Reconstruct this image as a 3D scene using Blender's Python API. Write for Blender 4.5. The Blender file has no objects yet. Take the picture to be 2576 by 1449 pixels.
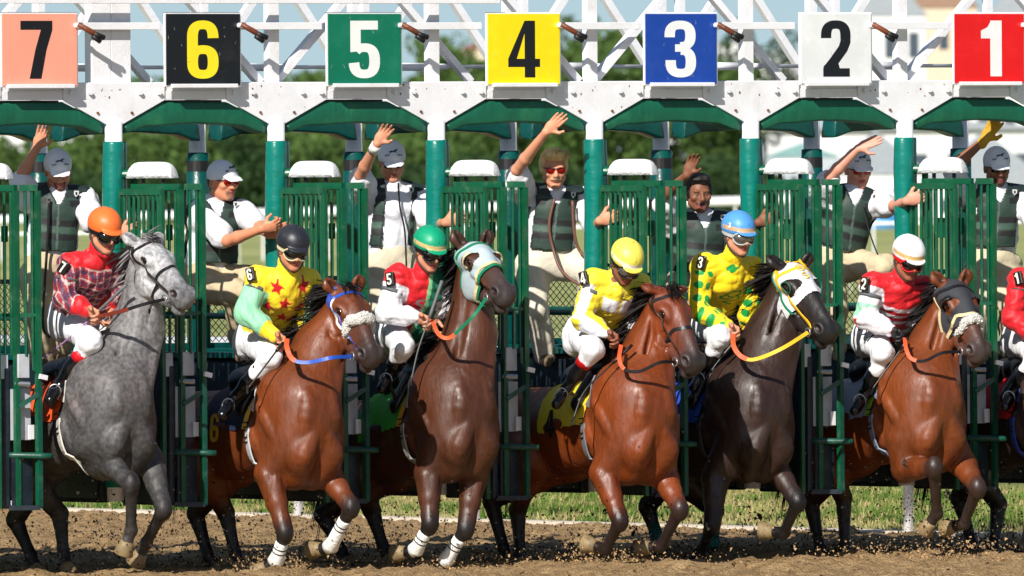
import bpy, bmesh, math, random
import numpy as np
from mathutils import Vector, Matrix
R = math.radians
scene = bpy.context.scene
COL = scene.collection

# ------------------------------------------------------------------ camera
CAM_Y, CAM_H, FPX = -108.0, 2.54, 42120.0      # focal length in 2576-wide picture units
PITCH = math.atan(294.5 / FPX); ROLL = 13.0 / 1991.0
Fw = Vector((0, math.cos(PITCH), -math.sin(PITCH)))
U0 = Vector((0, math.sin(PITCH), math.cos(PITCH))); R0 = Vector((1, 0, 0))
Rt = R0 * math.cos(ROLL) - U0 * math.sin(ROLL)
Up = U0 * math.cos(ROLL) + R0 * math.sin(ROLL)
cam_data = bpy.data.cameras.new('camera'); cam = bpy.data.objects.new('camera', cam_data)
COL.objects.link(cam)
m = Matrix((Rt, Up, -Fw)).transposed().to_4x4(); m.translation = (0, CAM_Y, CAM_H)
cam.matrix_world = m
cam_data.sensor_width = 36.0; cam_data.lens = FPX / 2576.0 * 36.0
cam_data.clip_start = 1.0; cam_data.clip_end = 6000
cam_data.dof.use_dof = True; cam_data.dof.focus_distance = 107.3; cam_data.dof.aperture_fstop = 12
scene.camera = cam

# ------------------------------------------------------------------ light
SUN_EL, SUN_AZ = R(34), R(202)      # azimuth clockwise from +Y
world = bpy.data.worlds.new("World"); scene.world = world; world.use_nodes = True
wn = world.node_tree.nodes; wl = world.node_tree.links
sky = wn.new('ShaderNodeTexSky'); sky.sky_type = 'NISHITA'; sky.sun_disc = False
sky.sun_elevation = SUN_EL; sky.sun_rotation = SUN_AZ; sky.altitude = 10
sky.air_density = 1.0; sky.dust_density = 0.6; sky.ozone_density = 2.0
wn['Background'].inputs['Strength'].default_value = 0.075
wtc = wn.new('ShaderNodeTexCoord'); wad = wn.new('ShaderNodeVectorMath'); wad.operation = 'ADD'; wad.inputs[1].default_value = (0, 0, .085)
wl.new(wtc.outputs['Generated'], wad.inputs[0]); wl.new(wad.outputs[0], sky.inputs['Vector'])
wl.new(sky.outputs[0], wn['Background'].inputs['Color'])
sd = bpy.data.lights.new('sun', 'SUN'); sd.energy = 5.0; sd.angle = R(0.5); sd.color = (1.0, 0.95, 0.87)
sun = bpy.data.objects.new('sun', sd); COL.objects.link(sun)
to_sun = Vector((math.sin(SUN_AZ) * math.cos(SUN_EL), math.cos(SUN_AZ) * math.cos(SUN_EL), math.sin(SUN_EL)))
sun.rotation_euler = (-to_sun).to_track_quat('-Z', 'Y').to_euler(); sun.location = (-20, -30, 40)
scene.view_settings.view_transform = 'Standard'; scene.view_settings.look = 'None'
scene.view_settings.exposure = 0.30; scene.view_settings.gamma = 1.0
scene.cycles.max_bounces = 5; scene.cycles.diffuse_bounces = 2; scene.cycles.glossy_bounces = 2
scene.cycles.transmission_bounces = 2; scene.cycles.transparent_max_bounces = 6

CAMP = Vector((0, CAM_Y, CAM_H))
def P(u, v, y):
    """the world point at depth y that sits at (u, v) of the 2576-wide photograph"""
    d = Fw + Rt * ((u - 1288) / FPX) + Up * ((724.5 - v) / FPX)
    return CAMP + d * ((y - CAM_Y) / d.y)
def UV(p):
    d = Vector(p) - CAMP; t = d.dot(Fw)
    return 1288 + d.dot(Rt) / t * FPX, 724.5 - d.dot(Up) / t * FPX
PX = 1 / 390.0
TH = R(35); CT, ST = math.cos(TH), math.sin(TH)
AX = Vector((ST, -CT, 0))                     # the way the stalls face
LN = Vector((CT, ST, 0))
PITCH_T = 1.246
def post_t(j): return 0.6596 + j * PITCH_T     # j=0 is the post between stalls 4 and 3
def GW(t, f, z): return LN * t + AX * f + Vector((0, 0, z))

# ------------------------------------------------------------------ materials
MATS = {}
def srgb(r, g, b):
    f = lambda c: (c / 12.92 if c <= 0.04045 else ((c + 0.055) / 1.055) ** 2.4)
    return tuple(f(x / 255.0) for x in (r, g, b))
def mat(name, col=None, rough=0.5, metal=0.0, var=0.15, vscale=8.0, bump=0.0, bscale=60.0, vcol=False,
        spec=0.5, rvar=0.0, sheen=0.0, coat=0.0, tex='NOISE', dirt=None, dscale=3.0, damt=0.3, bstretch=None, bdist=0.01):
    if name in MATS: return MATS[name]
    M = bpy.data.materials.new(name); M.use_nodes = True; MATS[name] = M
    nt = M.node_tree; n = nt.nodes; l = nt.links; b = n['Principled BSDF']
    tc = n.new('ShaderNodeTexCoord')
    noi = n.new('ShaderNodeTexNoise'); noi.inputs['Scale'].default_value = vscale; noi.inputs['Detail'].default_value = 5
    l.new(tc.outputs['Object'], noi.inputs['Vector'])
    mr = n.new('ShaderNodeMapRange'); mr.inputs['From Min'].default_value = 0.3; mr.inputs['From Max'].default_value = 0.7
    mr.inputs['To Min'].default_value = 1 - var; mr.inputs['To Max'].default_value = 1 + var
    l.new(noi.outputs['Fac'], mr.inputs['Value'])
    mul = n.new('ShaderNodeVectorMath'); mul.operation = 'SCALE'
    if vcol:
        a = n.new('ShaderNodeVertexColor'); a.layer_name = 'Col'; l.new(a.outputs['Color'], mul.inputs[0])
    else:
        mul.inputs[0].default_value = col
    l.new(mr.outputs[0], mul.inputs['Scale'])
    out = mul.outputs[0]
    if dirt:
        n2 = n.new('ShaderNodeTexNoise'); n2.inputs['Scale'].default_value = dscale; n2.inputs['Detail'].default_value = 8
        n2.inputs['Roughness'].default_value = 0.7
        l.new(tc.outputs['Object'], n2.inputs['Vector'])
        m2 = n.new('ShaderNodeMapRange'); m2.inputs['From Min'].default_value = 0.52; m2.inputs['From Max'].default_value = 0.75
        m2.inputs['To Max'].default_value = damt; l.new(n2.outputs['Fac'], m2.inputs['Value'])
        mx = n.new('ShaderNodeMix'); mx.data_type = 'RGBA'; l.new(m2.outputs[0], mx.inputs['Factor'])
        l.new(out, mx.inputs['A']); mx.inputs['B'].default_value = (*dirt, 1); out = mx.outputs['Result']
    l.new(out, b.inputs['Base Color'])
    b.inputs['Roughness'].default_value = rough; b.inputs['Metallic'].default_value = metal
    b.inputs['Specular IOR Level'].default_value = spec
    b.inputs['Sheen Weight'].default_value = sheen; b.inputs['Coat Weight'].default_value = coat
    b.inputs['Coat Roughness'].default_value = 0.15
    if rvar:
        rn = n.new('ShaderNodeTexNoise'); rn.inputs['Scale'].default_value = 5; rn.inputs['Detail'].default_value = 6; l.new(tc.outputs['Object'], rn.inputs['Vector'])
        rm = n.new('ShaderNodeMapRange'); rm.inputs['From Min'].default_value = .35; rm.inputs['From Max'].default_value = .65; rm.inputs['To Min'].default_value = rough - rvar; rm.inputs['To Max'].default_value = rough + rvar; l.new(rn.outputs['Fac'], rm.inputs['Value']); l.new(rm.outputs[0], b.inputs['Roughness'])
    if bump:
        bn = n.new('ShaderNodeTexNoise'); bn.inputs['Scale'].default_value = bscale; bn.inputs['Detail'].default_value = 4
        src = tc.outputs['Object']
        if bstretch:
            mp = n.new('ShaderNodeMapping'); mp.inputs['Scale'].default_value = bstretch; l.new(src, mp.inputs['Vector']); src = mp.outputs[0]
        l.new(src, bn.inputs['Vector'])
        bp = n.new('ShaderNodeBump'); bp.inputs['Strength'].default_value = bump; bp.inputs['Distance'].default_value = bdist
        l.new(bn.outputs['Fac'], bp.inputs['Height']); l.new(bp.outputs[0], b.inputs['Normal'])
    return M
W_PAINT = mat('white_paint', srgb(236, 236, 240), 0.42, var=0.04, bump=0.25, bscale=90, dirt=srgb(176, 160, 142), dscale=7, damt=0.3)
G_PAINT = mat('green_paint', srgb(6, 82, 54), 0.32, var=0.15, bump=0.15, bscale=60, dirt=srgb(150, 170, 140), dscale=10, damt=0.18)
G_DARK = mat('dark_green_paint', srgb(10, 72, 58), 0.4, var=0.2, bump=0.15, bscale=60, dirt=srgb(90, 120, 105), dscale=9, damt=0.4)
TEAL = mat('teal_vinyl', srgb(0, 114, 102), 0.3, var=0.1, bump=0.5, bscale=5, bstretch=(1, 1, 1.6), bdist=0.03, dirt=srgb(40, 90, 80), damt=0.3)
TEALD = mat('dark_teal_vinyl', srgb(0, 70, 66), 0.35, var=0.15, bump=0.6, bscale=9, bdist=0.02)
CANOPY = mat('green_canvas', srgb(8, 90, 66), 0.5, var=0.12, vscale=4, bump=0.6, bscale=7, bstretch=(1, 1, 0.4), bdist=0.03, dirt=srgb(60, 150, 100), damt=0.35)
NAVY = mat('navy_padding', srgb(22, 34, 44), 0.45, var=0.3, bump=0.4, bscale=12, dirt=srgb(80, 84, 88), dscale=8, damt=0.4)
BLACKRUB = mat('black_rubber', srgb(22, 22, 24), 0.5, var=0.2)
STEEL = mat('steel', srgb(170, 172, 175), 0.35, 0.8, var=0.1)
GREYPANEL = mat('grey_panel', srgb(190, 194, 200), 0.5, var=0.1, dirt=srgb(110, 100, 90), dscale=7, damt=0.5)
BROWNLEATHER = mat('brown_grip', srgb(110, 56, 34), 0.45, var=0.3, bump=0.4)
RUST = mat('rust', srgb(120, 78, 50), 0.8, var=0.3)

# ------------------------------------------------------------------ mesh helpers
class MB:
    def __init__(s): s.v = []; s.f = []
    def add(s, vs, fs):
        o = len(s.v); s.v += [tuple(p) for p in vs]; s.f += [tuple(i + o for i in f) for f in fs]
    def box(s, c, size, rot=None):
        c = Vector(c); hx, hy, hz = size[0] / 2, size[1] / 2, size[2] / 2
        vs = [Vector((x, y, z)) for x in (-hx, hx) for y in (-hy, hy) for z in (-hz, hz)]
        if rot is not None: vs = [rot @ p for p in vs]
        s.add([p + c for p in vs], [(0, 1, 3, 2), (4, 6, 7, 5), (0, 4, 5, 1), (2, 3, 7, 6), (0, 2, 6, 4), (1, 5, 7, 3)])
    def beam(s, a, b, w, h, up=(0, 0, 1), bev=0.0):
        a = Vector(a); b = Vector(b); d = (b - a).normalized(); up = Vector(up)
        if abs(d.dot(up)) > .98: up = Vector((0, 1, 0)) if abs(d.y) < .9 else Vector((1, 0, 0))
        x = d.cross(up).normalized(); z = x.cross(d)
        if bev:
            q = bev; pr = [(-w/2+q, -h/2), (w/2-q, -h/2), (w/2, -h/2+q), (w/2, h/2-q), (w/2-q, h/2), (-w/2+q, h/2), (-w/2, h/2-q), (-w/2, -h/2+q)]
        else: pr = [(-w/2, -h/2), (w/2, -h/2), (w/2, h/2), (-w/2, h/2)]
        n = len(pr)
        s.add([a + x * p + z * q for p, q in pr] + [b + x * p + z * q for p, q in pr],
              [(i, (i+1) % n, n + (i+1) % n, n + i) for i in range(n)] + [tuple(range(n))[::-1], tuple(range(n, 2*n))])
    def tube(s, pts, rad, seg=10, cap=True):
        pts = [Vector(p) for p in pts]; n = len(pts)
        if not hasattr(rad, '__len__'): rad = [rad] * n
        t0 = (pts[1] - pts[0]).normalized(); ref = Vector((0, 0, 1)) if abs(t0.z) < .9 else Vector((1, 0, 0))
        x = t0.cross(ref).normalized(); vs = []; fs = []
        for i, p in enumerate(pts):
            t = (pts[min(i+1, n-1)] - pts[max(i-1, 0)]).normalized()
            x = (x - t * x.dot(t)).normalized(); y = t.cross(x)
            for k in range(seg):
                a = 2 * math.pi * k / seg; vs.append(p + (x * math.cos(a) + y * math.sin(a)) * rad[i])
        for i in range(n - 1):
            for k in range(seg): fs.append((i*seg+k, i*seg+(k+1) % seg, (i+1)*seg+(k+1) % seg, (i+1)*seg+k))
        if cap: fs += [tuple(range(seg))[::-1], tuple(range((n-1)*seg, n*seg))]
        s.add(vs, fs)
    def prism(s, poly, depth, M=None):
        """poly in local xz-plane, extruded along +y by depth"""
        n = len(poly); vs = [Vector((x, 0, z)) for x, z in poly] + [Vector((x, depth, z)) for x, z in poly]
        if M is not None: vs = [M @ p for p in vs]
        s.add(vs, [(i, (i+1) % n, n + (i+1) % n, n + i) for i in range(n)] + [tuple(range(n))[::-1], tuple(range(n, 2*n))])
    def ell(s, c, r, rot=None, seg=16, rings=10):
        c = Vector(c); vs = [Vector((0, 0, -1))]
        for i in range(1, rings):
            ph = -math.pi/2 + math.pi * i / rings
            for k in range(seg):
                a = 2*math.pi*k/seg; vs.append(Vector((math.cos(ph)*math.cos(a), math.cos(ph)*math.sin(a), math.sin(ph))))
        vs.append(Vector((0, 0, 1))); fs = []
        for k in range(seg): fs.append((0, 1+(k+1) % seg, 1+k)); fs.append((len(vs)-1, len(vs)-1-seg+k, len(vs)-1-seg+(k+1) % seg))
        for i in range(rings-2):
            for k in range(seg): fs.append((1+i*seg+k, 1+i*seg+(k+1) % seg, 1+(i+1)*seg+(k+1) % seg, 1+(i+1)*seg+k))
        vs = [Vector((p.x*r[0], p.y*r[1], p.z*r[2])) for p in vs]
        if rot is not None: vs = [rot @ p for p in vs]
        s.add([p + c for p in vs], fs)
    def build(s, name, material, parent=None, smooth=False, bevel=0.0, fix=True):
        me = bpy.data.meshes.new(name); me.from_pydata(s.v, [], s.f); me.update()
        if fix:
            bm = bmesh.new(); bm.from_mesh(me); bmesh.ops.recalc_face_normals(bm, faces=bm.faces); bm.to_mesh(me); bm.free()
        me.materials.append(material)
        if smooth: me.polygons.foreach_set('use_smooth', [True] * len(me.polygons))
        o = bpy.data.objects.new(name, me); COL.objects.link(o)
        if parent: o.parent = parent
        if bevel:
            bv = o.modifiers.new('b', 'BEVEL'); bv.width = bevel; bv.segments = 2; bv.limit_method = 'ANGLE'
        return o
def empty(name, loc=(0, 0, 0), rz=0.0):
    o = bpy.data.objects.new(name, None); COL.objects.link(o); o.location = loc; o.rotation_euler = (0, 0, rz)
    o.empty_display_size = 0.2
    return o
def tag(o, label=None, cat=None, group=None, kind=None):
    if label: o['label'] = label
    if cat: o['category'] = cat
    if group: o['group'] = group
    if kind: o['kind'] = kind
    return o

# ------------------------------------------------------------------ digits drawn as strokes (unit height, y up)
def arcpts(cx, cy, rx, ry, a0, a1, n=14, p=2.6):
    o = []
    for i in range(n + 1):
        a = R(a0 + (a1 - a0) * i / n); c, s_ = math.cos(a), math.sin(a)
        o.append((cx + rx * math.copysign(abs(c) ** (2/p), c), cy + ry * math.copysign(abs(s_) ** (2/p), s_)))
    return o
def stroke_poly(pts, wv=0.185, wh=0.145):
    n = len(pts); L = []; Rr = []
    for i in range(n):
        a = pts[max(i-1, 0)]; b = pts[min(i+1, n-1)]; tx, ty = b[0]-a[0], b[1]-a[1]; q = math.hypot(tx, ty) or 1; tx /= q; ty /= q
        w = math.sqrt((wv * ty) ** 2 + (wh * tx) ** 2) / 2
        L.append((pts[i][0] - ty * w, pts[i][1] + tx * w)); Rr.append((pts[i][0] + ty * w, pts[i][1] - tx * w))
    return L, Rr
# every digit: list of strokes (point lists) and polygons
DW = 0.54
DIG = {
 '7': ([], [[(0, 1), (.54, 1), (.54, .845), (.345, 0), (.13, 0), (.335, .84), (0, .84)]]),
 '1': ([], [[(.16, 1), (.38, 1), (.38, 0), (.16, 0), (.16, .69), (0, .69), (0, .83), (.10, .87)]]),
 '4': ([], [[(.30, 1), (.47, 1), (.47, .335), (.55, .335), (.55, .185), (.47, .185), (.47, 0), (.28, 0), (.28, .185), (0, .185), (0, .33)]]),
 '5': ([], [[(.02, 1), (.51, 1), (.51, .815), (.20, .815), (.20, .66), (.02, .56), (.02, .46), (.02, .455), (.02, .45)][:6] + [(.02, .455), (.20, .455)]]),
}
def digit_shapes(ch):
    """quads/polys list"""
    P_ = []
    def st(pts, wv=.185, wh=.15):
        L, Rr = stroke_poly(pts, wv, wh)
        for i in range(len(L) - 1): P_.append([L[i], L[i+1], Rr[i+1], Rr[i]])
    if ch == '7': P_.append([(0, 1), (.54, 1), (.54, .845), (.02+.32, .845), (0, .845)][:3] + [(0, .845)]); P_.append([(.54, .845), (.35, .845), (.27, .5), (.43, .5)][:0] or [(.54, .845), (.345, .845), (.25, .5), (.44, .5)]); P_.append([(.44, .5), (.25, .5), (.15, 0), (.35, 0)])
    elif ch == '1': P_.append([(.17, 1), (.38, 1), (.38, 0), (.17, 0)]); P_.append([(.17, .97), (.17, .68), (0, .68), (0, .82), (.12, .88)])
    elif ch == '4':
        P_ += [[(.29, 1), (.475, 1), (.475, 0), (.29, 0)], [(0, .33), (.56, .33), (.56, .185), (0, .185)], [(.29, 1), (.29, .78), (.15, .33), (0, .33)]]
    elif ch == '0': st(arcpts(.27, .5, .177, .43, 90, 450, 32))
    elif ch == 'S': st(arcpts(.27, .735, .177, .19, 10, 270, 22) + arcpts(.27, .265, .177, .19, 90, -170, 22)[1:])
    elif ch == '5':
        P_ += [[(.03, 1), (.51, 1), (.51, .845), (.03, .845)], [(.03, .845), (.21, .845), (.21, .53), (.205, .47), (.03, .45)]]
        st(arcpts(.27, .30, .18, .23, 138, -175, 26))
    elif ch == '6':
        st(arcpts(.27, .285, .177, .215, -180, 180, 34)); st(arcpts(.27, .70, .177, .23, 0, 180, 20) + [(.093, .5), (.093, .29)])
        P_.append([(.355, .74), (.54, .74), (.54, .70), (.355, .70)])
    elif ch == '3':
        st(arcpts(.26, .735, .185, .19, 185, -90, 26)); st(arcpts(.27, .27, .18, .20, 90, -185, 26)); P_.append([(.17, .58), (.30, .58), (.30, .45), (.17, .45)])
    elif ch == '2':
        st(arcpts(.27, .72, .175, .21, 185, 0, 22) + [(.445, .62), (.40, .50), (.24, .28), (.135, .15)]); P_.append([(.04, .15), (.52, .15), (.52, 0), (.04, 0)]); P_.append([(.04, .149), (.34, .149), (.31, .26), (.15, .26), (.055, .20)])
    return P_
def digit_mesh(name, ch, origin, ex, ey, h, depth, material, parent, xs=1.0):
    """ch with lower-left at origin; ex right, ey up unit vectors; a thin raised sheet facing ex x ey"""
    ez = ex.cross(ey); mb = MB()
    for k, q in enumerate(digit_shapes(ch)):
        off = depth + 0.00002 * (k % 7)
        vs = [origin + ex * (x * h * xs) + ey * (y * h) + ez * off for x, y in q]
        n = len(vs); mb.add(vs, [tuple(range(n))])
    return mb.build(name, material, parent, fix=False)
# ------------------------------------------------------------------ the starting gate (one rigid thing; local x along the line, -y forward)
gate = empty('starting_gate', (0, 0, 0), TH)
tag(gate, 'white and green racehorse starting gate with numbered stalls 7 to 1', 'starting gate')
def L(t, f, z): return Vector((t, -f, z))
Zb, Zt, Ztip, Zlip = 3.005, 3.118, 2.846, 3.062      # beam bottom, top, V tip, recess
JS = list(range(-4, 4))
# head beam with V plates, recess plates and bolts
x0, x1 = post_t(-4), post_t(4)
mb = MB(); mb.box(((x0+x1)/2, 0.03, (Zlip+Zt)/2), (x1-x0, .05, Zt-Zlip)); mb.build('head_beam', W_PAINT, gate, bevel=.003)
for j in JS:
    t = post_t(j); mb = MB()
    mb.prism([(t-.385, Zt-.004), (t-.385, Zb), (t-.05, Ztip), (t+.05, Ztip), (t+.385, Zb), (t+.385, Zt-.004)], .014, Matrix.Translation((0, -.012, 0)))
    pl = mb.build('gusset_plate', W_PAINT, gate, bevel=.002)
    for dx, dz in ((-.335, .0), (-.19, 0), (.19, 0), (.335, 0)):
        mb = MB(); mb.tube([L(t+dx, .010, 3.052), L(t+dx, .034, 3.052)], .015, 6); mb.build('bolt', W_PAINT, pl)
    for dx in (-.13, .13):
        mb = MB(); mb.tube([L(t+dx, .010, 2.925), L(t+dx, .022, 2.925)], .009, 6); mb.build('bolt', RUST, pl)
    rgc = random.Random(j + 50); mb = MB()
    for _ in range(7):
        cx_, cz_ = t + rgc.uniform(-.33, .33), rgc.uniform(3.03, 3.11) if rgc.random() < .6 else rgc.uniform(2.93, 3.1)
        if abs(cx_ - t) > .24 and cz_ < 3.0: continue
        q = rgc.uniform(.003, .009); mb.add([(cx_ + q*math.cos(a_)*rgc.uniform(.5, 1.2), -.0125, cz_ + q*math.sin(a_)*rgc.uniform(.6, 1.6)) for a_ in (0, 1.1, 2.2, 3.3, 4.4, 5.4)], [(0, 1, 2, 3, 4, 5)])
    tag(mb.build('paint_chips', RUST, pl, fix=False), kind='stuff')
    mb = MB(); mb.box((t + PITCH_T/2, 0.012, (Zb+Zlip)/2+.002), (PITCH_T-.772, .03, Zlip-Zb)); mb.build('recess_plate', W_PAINT, gate, bevel=.002)
# padded canopies
def canopy(t0, f, zmid, zdrop, material, name, ztop=None, dip=.052):
    mb = MB(); n = 44; seg = 20; vs = []; fs = []
    a, b = t0 + .082, t0 + PITCH_T - .082
    for i in range(n + 1):
        s = i / n; x = a + (b - a) * s; e = min(s, 1 - s) * (b - a)
        zt = min(Zb - .012, Ztip + .02 + e * (Zb - Ztip) / .335 * .93) if ztop is None else ztop
        q = max(0, 1 - e / .19); zb = zmid - dip * (q * q * (3 - 2*q)) - .008 * math.sin(s * 9) * (1 - q)
        if e < .014: zt = min(zt, zb + .035 + (zt - zb - .035) * e / .014)
        cz, hz = (zt + zb) / 2, (zt - zb) / 2
        for k in range(seg):
            an = 2*math.pi*k/seg; cy = math.cos(an); cz_ = math.sin(an)
            yy = -f + .075 - .075 * math.copysign(abs(cy) ** .18, cy) * (1 - .08 * max(0, cz_)); zz = cz + hz * math.copysign(abs(cz_) ** .22, cz_)
            vs.append((x, yy, zz))
    for i in range(n):
        for k in range(seg): fs.append((i*seg+k, i*seg+(k+1) % seg, (i+1)*seg+(k+1) % seg, (i+1)*seg+k))
    fs += [tuple(range(seg)), tuple(range(n*seg, (n+1)*seg))]
    mb.add(vs, fs); return mb.build(name, material, gate, smooth=True)
for j in JS:
    canopy(post_t(j), .0, 2.846, 2.79, CANOPY, 'padded_canopy')
    canopy(post_t(j), -2.6, 2.80, 2.74, TEALD, 'rear_canopy', ztop=2.96, dip=.05)
    mb = MB(); mb.box((post_t(j)+PITCH_T/2, .05, Zb-.006), (PITCH_T-.8, .05, .012)); mb.build('canopy_batten', BLACKRUB, gate)
# posts
def post(j, f, rear=False):
    t = post_t(j); mb = MB(); r = .056
    mb.tube([L(t, f, .46), L(t, f, 2.865 if not rear else 2.99)], r, 20); p = mb.build('rear_post' if rear else 'front_post', W_PAINT, gate, smooth=False)
    p.data.polygons.foreach_set('use_smooth', [True]*len(p.data.polygons))
    if not rear:
        mb = MB(); zt = 2.742
        for (dx, df, rr) in ((-.012, .012, .068), (.06, -.03, .05)):
            vs = []; seg = 18; hs = [(.55, 1), (1.2, 1), (1.9, 1.0), (2.3, 1.02), (2.55, 1.03), (2.66, .99), (zt-.012, .98), (zt, .90)]
            pts = [L(t+dx+.004*math.sin(h*6+j), f+df, h) for h, _ in hs]; mb.tube(pts, [rr*q for _, q in hs], seg)
        q = mb.build('post_pad', TEAL, p, smooth=True)
        mb = MB(); mb.tube([L(t+.036, f+.035, h+.3) for h in [k*.2 for k in range(3, 12)]], .009, 6); mb.build('pad_seam', BLACKRUB, q)
    else:
        mb = MB(); mb.tube([L(t, f, .5), L(t, f, 2.3), L(t, f, 2.67), L(t, f, 2.675)], [.078, .078, .07, .055], 18); q = mb.build('post_pad', TEALD, p, smooth=True)
        mb = MB(); mb.tube([L(t, f, 2.55), L(t, f, 2.62)], [.0735, .0725], 18); mb.build('pad_strap', BLACKRUB, q)
for j in JS: post(j, 0)
for j in range(-4, 5): post(j, -2.75, True)
# longitudinal top beams and rear head beam
for j in JS:
    mb = MB(); mb.beam(L(post_t(j), -.10, 3.06), L(post_t(j), -2.8, 3.06), .08, .10); mb.build('roof_beam', W_PAINT, gate)
mb = MB(); mb.beam(L(x0, -2.75, 3.03), L(post_t(4), -2.75, 3.03), .07, .12); mb.build('rear_head_beam', W_PAINT, gate)
# front lattice truss: uprights, diagonals, sign rail and squeeze pipe
for j in JS:
    t = post_t(j)
    if j == -3:
        for dx in (-.076, .076):
            mb = MB(); mb.beam(L(t+dx*.99, -.06, Zt-.01), L(t+dx*.99, -.06, 4.2), .148, .08); mb.build('truss_upright', W_PAINT, gate, bevel=.003)
    else:
        mb = MB(); mb.beam(L(t+.01, -.06, Zt-.01), L(t+.01, -.06, 4.2), .082, .06); mb.build('truss_upright', W_PAINT, gate, bevel=.003)
    if j % 2 == 0:
        for sx in (-1, 1):
            mb = MB(); mb.beam(L(t+sx*.06, -.10, Zt), L(t+sx*.74, -.10, Zt+.66), .05, .062, up=(0, 1, 0)); mb.build('truss_diagonal', W_PAINT, gate, bevel=.003)
            mb = MB(); mb.beam(L(t+sx*.62+.6*sx, -.10, Zt+1.1), L(t+sx*.52, -.10, Zt+.44), .05, .062, up=(0, 1, 0)); 
    else:
        for sx in (-1, 1):
            mb = MB(); mb.beam(L(t-sx*.20, -.22, Zt+.60), L(t+sx*.42, -.22, Zt), .045, .06, up=(0, 1, 0)); mb.build('truss_diagonal', W_PAINT, gate, bevel=.003) if sx > 0 else None
            mb = MB(); mb.beam(L(t-.10*sx, -.16, Zt+.66), L(t-sx*.5, -.16, Zt+1.1), .045, .06, up=(0, 1, 0)); mb.build('truss_diagonal', W_PAINT, gate)
    mb = MB(); mb.beam(L(t+.30+.45, -.09, Zt+.3), L(t+.30+.45, -.09, Zt+1.2), .05, .05); mb.build('truss_upright', W_PAINT, gate)
    mb = MB(); mb.beam(L(t+.34, .02, 3.475), L(t+.34-.71, .02, 3.475), .03, .046); mb.build('sign_rail', W_PAINT, gate, bevel=.003)
    # squeeze pipe with sleeves
    mb = MB(); mb.tube([L(t-.64, -.30, 3.215), L(t+.64, -.30, 3.215)], .013, 10)
    mb.tube([L(t-.18, -.30, 3.215), L(t+.16, -.30, 3.215)], .026, 12); mb.tube([L(t-.30, -.30, 3.215), L(t-.22, -.30, 3.215)], .02, 12); mb.tube([L(t+.2, -.30, 3.215), L(t+.3, -.30, 3.215)], .02, 12)
    mb.build('operating_pipe', W_PAINT, gate, smooth=True)
    # rear lattice
    for sx in (-1, 1):
        mb = MB(); mb.beam(L(t+sx*.62, -2.75, 3.9), L(t, -2.75, 3.1), .05, .05, up=(0, 1, 0)); mb.build('rear_diagonal', W_PAINT, gate)
    mb = MB(); mb.beam(L(t, -2.75, 3.1), L(t, -2.75, 4.1), .06, .06); mb.build('rear_upright', W_PAINT, gate)
xa, xb = post_t(-4)-.3, .6596 - PITCH_T + (1232-1099)/319.
mb = MB(); mb.beam(L(xa, .10, 3.645), L(xb, .10, 3.645), .06, .055); mb.build('top_chord', W_PAINT, gate, bevel=.003)
mb = MB(); mb.beam(L(xb+.02, -.05, 4.2), L(post_t(4), -.05, 4.2), .08, .08); mb.build('top_chord', W_PAINT, gate)
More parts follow.
